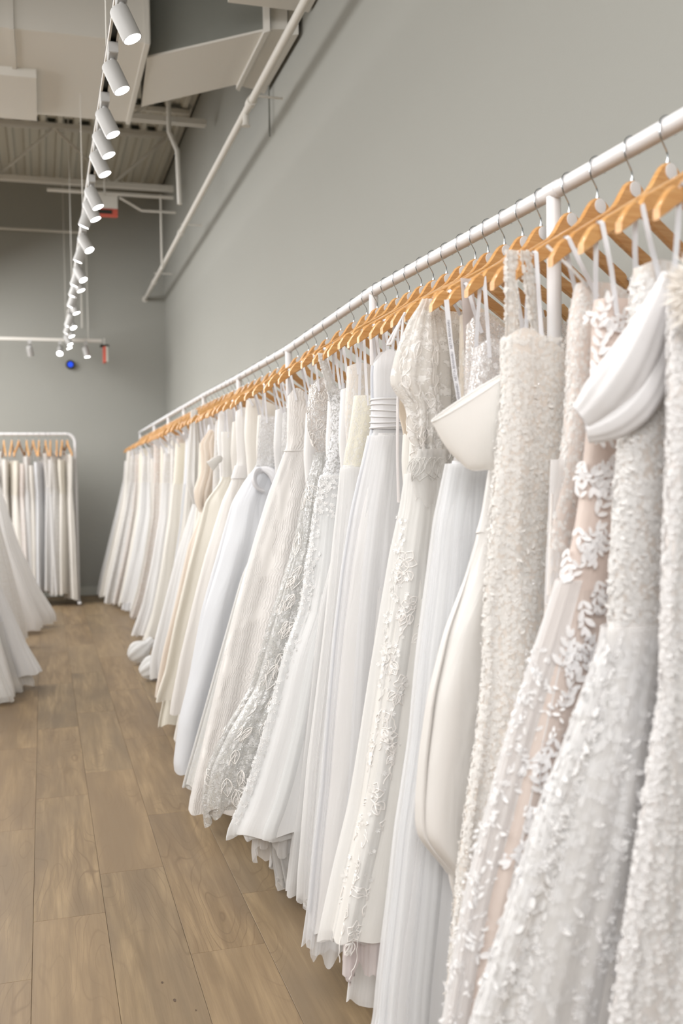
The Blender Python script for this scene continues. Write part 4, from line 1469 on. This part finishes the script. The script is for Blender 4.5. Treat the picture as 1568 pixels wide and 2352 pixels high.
for k in range(26):
    u0, z0 = random.uniform(-.3, 1.7), random.uniform(1.46, 1.66)
    a = random.uniform(-2.3, -.8)
    mots += place(m_leaf(random.uniform(.03, .05), a, .3), u0, z0)
cords('beaded_leaves', bd, mots, .0012, M_cord, t)
u, z = rand_uz(3200, -.4, 1.7, .22, 1.40)
scatter('sequins', ov, T_OCTA, u, z, rng.uniform(.0010, .0020, 3200), M_bead, t, smooth=False)
u, z = rand_uz(900, -.6, 1.9, 1.41, 1.64)
scatter('sequins', bd, T_OCTA, u, z, rng.uniform(.0010, .0020, 900), M_bead, t, smooth=False)
rail_y.append((3.355, 'sparkling grey gown'))
filler(3.46, 'slim white gown just behind the sparkling grey gown', 'slim gown behind the grey gown', .90, 1.56, fabric('crepe', WHT), fabric('crepe', WHT), 139, flare=.25)

# --- G13: embossed jacquard
P13 = [(1.68, .895), (1.65, .89), (1.45, .883), (1.41, .866), (1.28, .81), (1.11, .753), (.84, .67), (.58, .60), (.36, .542), (.14, .482), (.04, .47)]
M_jq = fabric('jacquard', (242, 236, 230))
t, bd, sk = gown('strapless ivory gown in embossed wavy jacquard with a plain waist seam', 3.65, P13, 1.635, 1.425, .10, M_jq, M_jq, seed=140, bh=.085, n=5, amp=.018, neck=(.03, .04), power=1.)
us = np.linspace(-1.3, 2.7, 60)
Pp = bd.P(us, np.full(60, 1.428))+bd.N(us, np.full(60, 1.428))*.001
MB().tube([tuple(p) for p in Pp], .003, 6, False).build('waist_seam', fabric('satin', (236, 230, 224)), t, smooth=True)
u, z = rand_uz(250, -.3, 1.5, .12, 1.0)
scatter('sequins', sk, T_OCTA, u, z, rng.uniform(.001, .0018, 250), M_bead, t, smooth=False)
rail_y.append((3.705, 'embossed jacquard gown'))
filler(3.80, 'slim white sequin gown behind the embossed jacquard gown', 'slim sequin gown', .895, 1.58, fabric('glitter', WHT, (226, 222, 218)), fabric('lace', (232, 232, 232), (222, 222, 218)), 144, flare=.36, zhem=.08)
filler(3.93, 'white satin gown with narrow straps two behind the jacquard gown', 'narrow-strap satin gown', .895, 1.60, fabric('satin', WHT), fabric('lace', (232, 232, 230), (224, 222, 216)), 146, flare=.40, zhem=.10)

# --- G14: sparkly bodice and gathered blue-white satin
P14 = [(1.61, .88), (1.58, .876), (1.38, .86), (1.33, .813), (1.23, .747), (1.04, .685), (.79, .602), (.52, .534), (.34, .482), (.16, .452), (.10, .459), (.04, .47)]
t, bd, sk = gown('strapless gown with sparkling bodice, large satin bow and cool white gathered skirt', 4.1, P14, 1.585, 1.37, .12, fabric('glitter', (240, 238, 238), (232, 228, 224), scale=1.2), fabric('satin', (228, 231, 238)), seed=150, bh=.12, n=6, amp=.035, neck=(.0, .02), power=1.)
for nm, cp in (('bow_loop', ((.875-XR, -.085, 1.355), (.820-XR, -.130, 1.37), (.815-XR, -.135, 1.28), (.875-XR, -.115, 1.275))), ('bow_loop', ((.87-XR, -.09, 1.365), (.93-XR, -.11, 1.36), (.935-XR, -.11, 1.30), (.93-XR, -.1, 1.25)))):
    sweep(nm, bez(*cp, 14), [.009+.011*math.sin(math.pi*i/13) for i in range(14)], fabric('satin', (240, 239, 243)), t, 30, folds=3, famp=.12, flat=.45)
rail_y.append((4.155, 'satin bow gown'))
filler(4.30, 'ivory crepe gown with a soft pleated bust beside the bow gown', 'pleated-bust gown', .90, 1.60, fabric('satin', IVO), fabric('satin', IVO), 154, flare=.34)
filler(4.48, 'white gown with one wide strap over the hanger end', 'wide-strap gown', .885, 1.68, fabric('crepe', IVO), fabric('satin', IVO), 156, flare=.34)

P15 = [(1.66, .885), (1.62, .875), (1.52, .878), (1.40, .881), (1.30, .845), (1.22, .805), (.96, .718), (.72, .652), (.47, .586), (.27, .542), (.15, .53)]
t, bd, sk = gown('smooth ivory satin gown with pleated bust and a flat waist belt', 4.65, P15, 1.64, 1.32, .24, fabric('satin', (242, 238, 234)), fabric('satin', (242, 236, 230)), seed=160, bh=.10, n=5, amp=.03, neck=(.02, .05), power=1.)
wb = Cloth(P15, default_back(1.64, 1.32, .24), [(1.7, .045), (1.54, .045), (1.32, .034), (0, .034)], 1.385, 1.325, n=2, amp=0, amp0=0, seed=162, hemw=0, grow=.005)
link('belt', wb.mesh('belt', fabric('satin', (236, 232, 230)), 80, 8), t)
rail_y.append((4.705, 'belted satin gown'))
filler(4.83, 'slim ivory satin gown between two satin ball gowns', 'slim satin gown', .885, 1.60, fabric('satin', IVO), fabric('satin', IVO), 164, flare=.32)
P16 = [(1.60, .872), (1.54, .866), (1.42, .868), (1.32, .868), (1.21, .778), (.89, .684), (.63, .613), (.37, .554), (.24, .508), (.2, .50)]
t, bd, sk = gown('cream satin gown with a side bow tab and deep folds, left of the belted gown', 5.0, P16, 1.56, 1.33, .22, fabric('satin', (242, 238, 232)), fabric('satin', (240, 232, 214)), seed=170, bh=.11, n=5, amp=.035, neck=(.0, .02), power=1.)
sweep('bow_tab', bez((.865-XR, -.08, 1.42), (.84-XR, -.1, 1.43), (.82-XR, -.1, 1.40), (.80-XR, -.1, 1.385), 8), [.012, .02, .022, .024, .026, .028, .03, .034], fabric('satin', (240, 238, 234)), t, 16, flat=.3)
rail_y.append((5.055, 'cream satin gown'))
filler(5.17, 'ivory gown with one draped shoulder left of the cream satin gown', 'draped-shoulder gown', .875, 1.68, fabric('crepe', WHT), fabric('satin', CRM), 172, flare=.34)
filler(5.32, 'white gown with a dark-trimmed sheer bodice', 'dark-trimmed sheer gown', .90, 1.66, fabric('sheer_lace', (210, 206, 200), (190, 186, 180), dens=.4), fabric('satin', IVO), 174, flare=.3)

P17 = [(1.60, .90), (1.54, .902), (1.20, .871), (.96, .768), (.64, .689), (.35, .610), (.16, .57), (.05, .56)]
M_pch = fabric('tulle', (244, 222, 196), dens=.75)
t, bd, sk = gown('peach organza gown with crumpled puff sleeves', 5.55, P17, 1.58, 1.25, .12, fabric('crepe', (244, 226, 204)), fabric('crepe', (236, 216, 194)), seed=180, bh=.09, n=7, amp=.03, hi=False)
sl = Cloth([(1.60, .90), (1.52, .835), (1.45, .845), (1.36, .84), (1.25, .80), (1.17, .81), (1.14, .835)], [(1.60, .95), (1.4, .95), (1.14, .90)], [(1.6, .02), (1.45, .06), (1.25, .06), (1.14, .02)], 1.595, 1.14, n=8, amp=.02, amp0=.008, seed=183, hemw=.006, yshift=.07)
link('puff_sleeve', sl.mesh('puff_sleeve', M_pch, 110, 60), t)
rail_y.append((5.605, 'peach organza gown'))
P18 = [(1.74, .935), (1.73, .934), (1.19, .883), (.84, .768), (.52, .681), (.25, .609), (.17, .60), (.05, .60)]
t, bd, sk = gown('white gown with long full bishop sleeves hanging at the aisle side', 6.1, P18, 1.70, 1.25, .10, fabric('crepe', WHT), fabric('tulle', WHT, dens=.85), seed=190, bh=.09, n=7, amp=.03, hi=False)
for sy, zb in ((-.07, 1.17), (.0, 1.30)):
    sl = Cloth([(1.74, .875), (1.60, .86), (1.40, .835), (1.30, .828), (1.22, .85), (zb, .872)], [(1.74, .91), (1.5, .935), (1.3, .94), (zb, .90)], [(1.74, .015), (1.5, .045), (1.3, .055), (zb, .02)], 1.74, zb, n=6, amp=.014, amp0=.004, seed=193, hemw=.003, yshift=.055-sy)
    link('bishop_sleeve', sl.mesh('bishop_sleeve', fabric('crepe', (238, 236, 233)), 90, 50), t)
rail_y.append((6.155, 'bishop-sleeve gown'))

# --- the long blurred stretch to the back wall
kinds = [('white tulle', fabric('lace', WHT, (226, 220, 212)), fabric('tulle', WHT, dens=.8)),
         ('ivory satin', fabric('satin', IVO), fabric('satin', IVO)),
         ('grey-white lace', fabric('lace', (232, 230, 226), (206, 198, 190)), fabric('lace', (234, 232, 230), (214, 210, 204))),
         ('pale blush lace', fabric('lace', (236, 228, 222), (216, 196, 184)), fabric('lace', (236, 230, 226), (222, 208, 198))),
         ('cream crepe', fabric('crepe', CRM), fabric('crepe', (238, 232, 220))),
         ('cool white tulle', fabric('crepe', COOL), fabric('tulle', COOL, dens=.85))]
far = [5.42, 5.70, 5.83, 5.97]
y = 6.26
while y < 11.2:
    far.append(y)
    y += .148 if y < 9 else .17
anch = {7.5: [(1.64, .95), (1.16, .905), (.67, .815), (.25, .71), (.04, .619)], 9.2: [(1.6, .945), (1.0, .925), (.41, .812), (.04, .69)], 11.1: [(1.6, .86), (1.27, .83), (.62, .665), (.09, .525)]}
HZ = [1.6, 1.3, 1.0, .6, .3, .05]


def afront(z, y):
    ks = sorted(anch)
    col = [np.interp(z, [p[0] for p in anch[k]][::-1], [p[1] for p in anch[k]][::-1]) for k in ks]
    return float(np.interp(y, ks, col))


tot = len(far)
for i, y in enumerate(far):
    k = kinds[(i*5+(i//3)) % 6]
    big = i % 5 == 2 or y > 10.9
    ins = .0 if big else random.uniform(.02, .06)
    flr = 0 if big else random.uniform(.02, .10)
    zt = random.uniform(1.50, 1.66)
    if y > 9.2:
        flr *= .7
    P = [(z, afront(z, y)+ins+flr*(1.6-z)*.6) for z in HZ]
    P = [(zt+.05, P[0][1])]+P
    if y < 6.2:
        P = [(1.7, .92), (1.6, .90), (1.2, .875), (.9, .80+ins), (.5, .70+ins), (.1, .63+ins)]
    zh = random.choice((.04, .06, .10, .14))
    if y < 6.2:
        zh = .12
    lab = '%s gown, far stretch of long rail, %s from back wall' % (k[0], ordw(tot-1-i))
    t, bd, sk = gown(lab, y-.055, P, zt, 1.28, zh, k[1], k[2], seed=300+i*7, bh=.08, n=7, amp=.026, hi=False, group='gowns in the far stretch of the long rail', fine=.1)
    rail_y.append((y, 'far gown, %s from the back wall' % ordw(tot-1-i)))
# train bundles pooled near the floor in the far stretch
for (x, y, s_, ll) in ((.66, 6.6, .12, 'bunched white tulle train pooled low between far gowns'), (.62, 7.2, .09, 'smaller bunched tulle train just beyond the larger one')):
    tr_ = thing('tulle_train', ll, 'fabric', (x, y, 0))
    pts = [(-s_*.6, 0, .05), (-s_*.2, -.02, .08), (s_*.4, 0, .10), (s_*1.2, .05, .16)]
    sweep('train_roll', bez(*pts, 12), [.03+.04*math.sin(math.pi*min(1, q*1.2)) for q in np.linspace(0, 1, 12)], fabric('tulle', (232, 232, 230), dens=.85), tr_, 40, folds=7, famp=.14, flat=.8)

# hangers of the long rail
rail_y.sort()
for i, (y, noun) in enumerate(rail_y):
    far_ = y > 6.25
    rot = HYAW+random.uniform(-.05, .05)
    # local -s end is the aisle end and swings toward the camera
    hanger(XR, y, rz(y), rot, ('varnished wooden hanger carrying the '+noun), 'wooden hangers on the long rail', R_(random.uniform(-1.5, 1.5)))
# two more empty-looking hanger ends in view between the nearest gowns
# ------------------------------------------------------------------ rack before the back wall
RX1, RY, RZ = .335, 10.95, 1.80
t = thing('garment_rack', 'white tubular rack with rounded corner standing before the back wall', 'clothes rack', (0, RY, 0))
cor = [(RX1-.09+.09*math.sin(a), 0, RZ-.09+.09*math.cos(a)) for a in np.linspace(0, math.pi/2, 9)]
corl = [(-1.35+.09-.09*math.sin(a), 0, RZ-.09+.09*math.cos(a)) for a in np.linspace(math.pi/2, 0, 9)]
MB().tube([(-1.35, 0, .03)]+corl+cor+[(RX1, 0, .03)], .016, 16).build('frame_tube', M_white, t, smooth=True)
for xx in (-1.35, RX1):
    MB().box(xx-.018, xx+.018, -.22, .22, .012, .036, .004).build('foot', M_white, t)
MB().tube([(-1.35, 0, .18), (RX1, 0, .18)], .010, 10).build('lower_bar', M_white, t, smooth=True)
xs = [.255, .205, .15, .085, .035, -.03, -.09, -.155, -.23, -.30, -.38, -.46]
fk = [('short ivory satin', 1.56, .06, 1, .30), ('cream lace', 1.50, .12, 4, .26), ('white lace', 1.57, .13, 2, .26), ('white puff-shoulder', 1.60, .16, 0, .30), ('ivory tulle', 1.56, .12, 0, .28), ('white crepe', 1.50, .14, 5, .26),
      ('ivory satin', 1.46, .10, 1, .26), ('white tulle', 1.54, .12, 0, .28), ('pale lace', 1.48, .12, 3, .28), ('ivory crepe', 1.5, .12, 4, .28), ('white satin', 1.5, .1, 1, .28), ('white lace', 1.5, .1, 2, .28)]
for i, (xx, (nm, zt, zh, kk, hw)) in enumerate(zip(xs, fk)):
    k = kinds[kk]
    P = [(zt+.05, XR-.18), (zt-.1, XR-.17), (zt-.35, XR-.13), (.6, XR-.19), (zh, XR-.23)]
    bk = [(zt+.05, XR+.18), (zt-.1, XR+.17), (zt-.35, XR+.13), (.6, XR+.19), (zh, XR+.23)]
    zt += random.uniform(-.03, .05)
    gown('%s gown on the rack before the back wall, %s from its right post' % (nm, ordw(i)), 0, P, zt, zt-.36, zh, k[1], k[2], seed=600+i*9, bh=.06, bt=.04, thickw=.034, n=6, amp=.02, hi=False,
         x0=xx, rotz=R_(90+random.uniform(-22, 22)), y0=RY, zr=RZ, back=bk, group='gowns on the rack before the back wall', yshift=0.)
    hanger(xx, RY, RZ, R_(90+random.uniform(-14, 14)), 'wooden hanger on the rack before the back wall, %s from its right post' % ordw(i), 'hangers on the rack before the back wall')
# ------------------------------------------------------------------ left rack: skirts leaning into the aisle
LX = -.60
t = thing('garment_rail', 'white steel rail holding the gowns at the left edge', 'clothes rack', (LX, 0, 0))
MB().tube([(0, 5.5, 1.90), (0, 9.7, 1.90)], .0172, 16).build('top_rail', M_white, t, smooth=True)
for yy in (5.55, 7.6, 9.65):
    MB().tube([(0, yy, .012), (0, yy, 1.89)], .0155, 14).build('post', M_white, t, smooth=True)
    MB().box(-.25, .25, yy-.02, yy+.02, .001, .012, .003).build('foot', M_white, t)
LG = [(9.3, [(1.6, .80), (1.3, .824), (.75, .673), (.36, .515), (.11, .372), (.04, .37)], 'tulle', 'white tulle gown with a wide hem reaching the aisle, farthest on the left rail'),
      (8.95, [(1.6, .84), (1.3, .83), (.75, .72), (.36, .58), (.11, .48), (.04, .47)], 'tulle', 'white tulle gown second from the far end of the left rail'),
      (8.2, [(1.6, .82), (1.0, .789), (.65, .70), (.17, .585), (.08, .58)], 'lace', 'lace-hemmed white gown in the middle of the left rail'),
      (7.7, [(1.6, .84), (1.0, .80), (.65, .72), (.17, .64), (.08, .63)], 'lace', 'white lace gown on the near side of the middle left-rail gown'),
      (7.2, [(1.6, .84), (1.0, .80), (.65, .74), (.17, .67), (.08, .66)], 'crepe', 'slim white gown tucked behind the nearest left-rail gown'),
      (6.6, [(1.6, .84), (1.2, .83), (.72, .733), (.28, .561), (.12, .478), (.10, .47)], 'satin', 'white satin gown with sharp folded hem, nearest on the left rail'),
      (6.25, [(1.6, .86), (1.2, .85), (.72, .80), (.28, .68), (.05, .62)], 'tulle', 'sheer white gown with a trailing tulle hem at the left edge')]
for i, (y, P, kd, ll) in enumerate(LG):
    # built for the right rail, so turn half round; front edge then faces the aisle from the left
    ms = {'tulle': fabric('tulle', WHT, dens=.85), 'lace': fabric('lace', WHT, (228, 224, 218)), 'crepe': fabric('crepe', WHT), 'satin': fabric('satin', (236, 235, 236))}[kd]
    bk = [(1.7, 1.23), (1.3, 1.18), (.6, 1.3), (0, 1.4)]
    zh = P[-1][0]
    t, bd, sk = gown(ll, 0, P, 1.58, 1.30, zh, fabric('lace', WHT, (228, 222, 214)), ms, seed=700+i*11, bh=.14, n=6, amp=.035, hi=(kd == 'satin'), x0=LX, rotz=math.pi, y0=y, zr=1.90, back=bk, yshift=0., power=1.)
    hanger(LX, y, 1.90, R_(random.uniform(-5, 5)), 'wooden hanger on the left rail, %s from the far end' % ordw(i), 'hangers on the left rail')
    if kd == 'satin' or i == 6:
        q5 = float(np.interp(.45, [p[0] for p in P][::-1], [p[1] for p in P][::-1]))
        und = Cloth([(.5, q5+.06), (.42, q5+.04), (.12, q5-.06), (.02, q5-.10)], bk, [(2, .14), (.45, .14), (0, .20)], .45, .02, n=8, amp=.04, seed=750+i, hemw=.02, yshift=0.)
        link('underskirt', und.mesh('underskirt', fabric('tulle', (232, 231, 226), dens=.6), 160, 40), t)
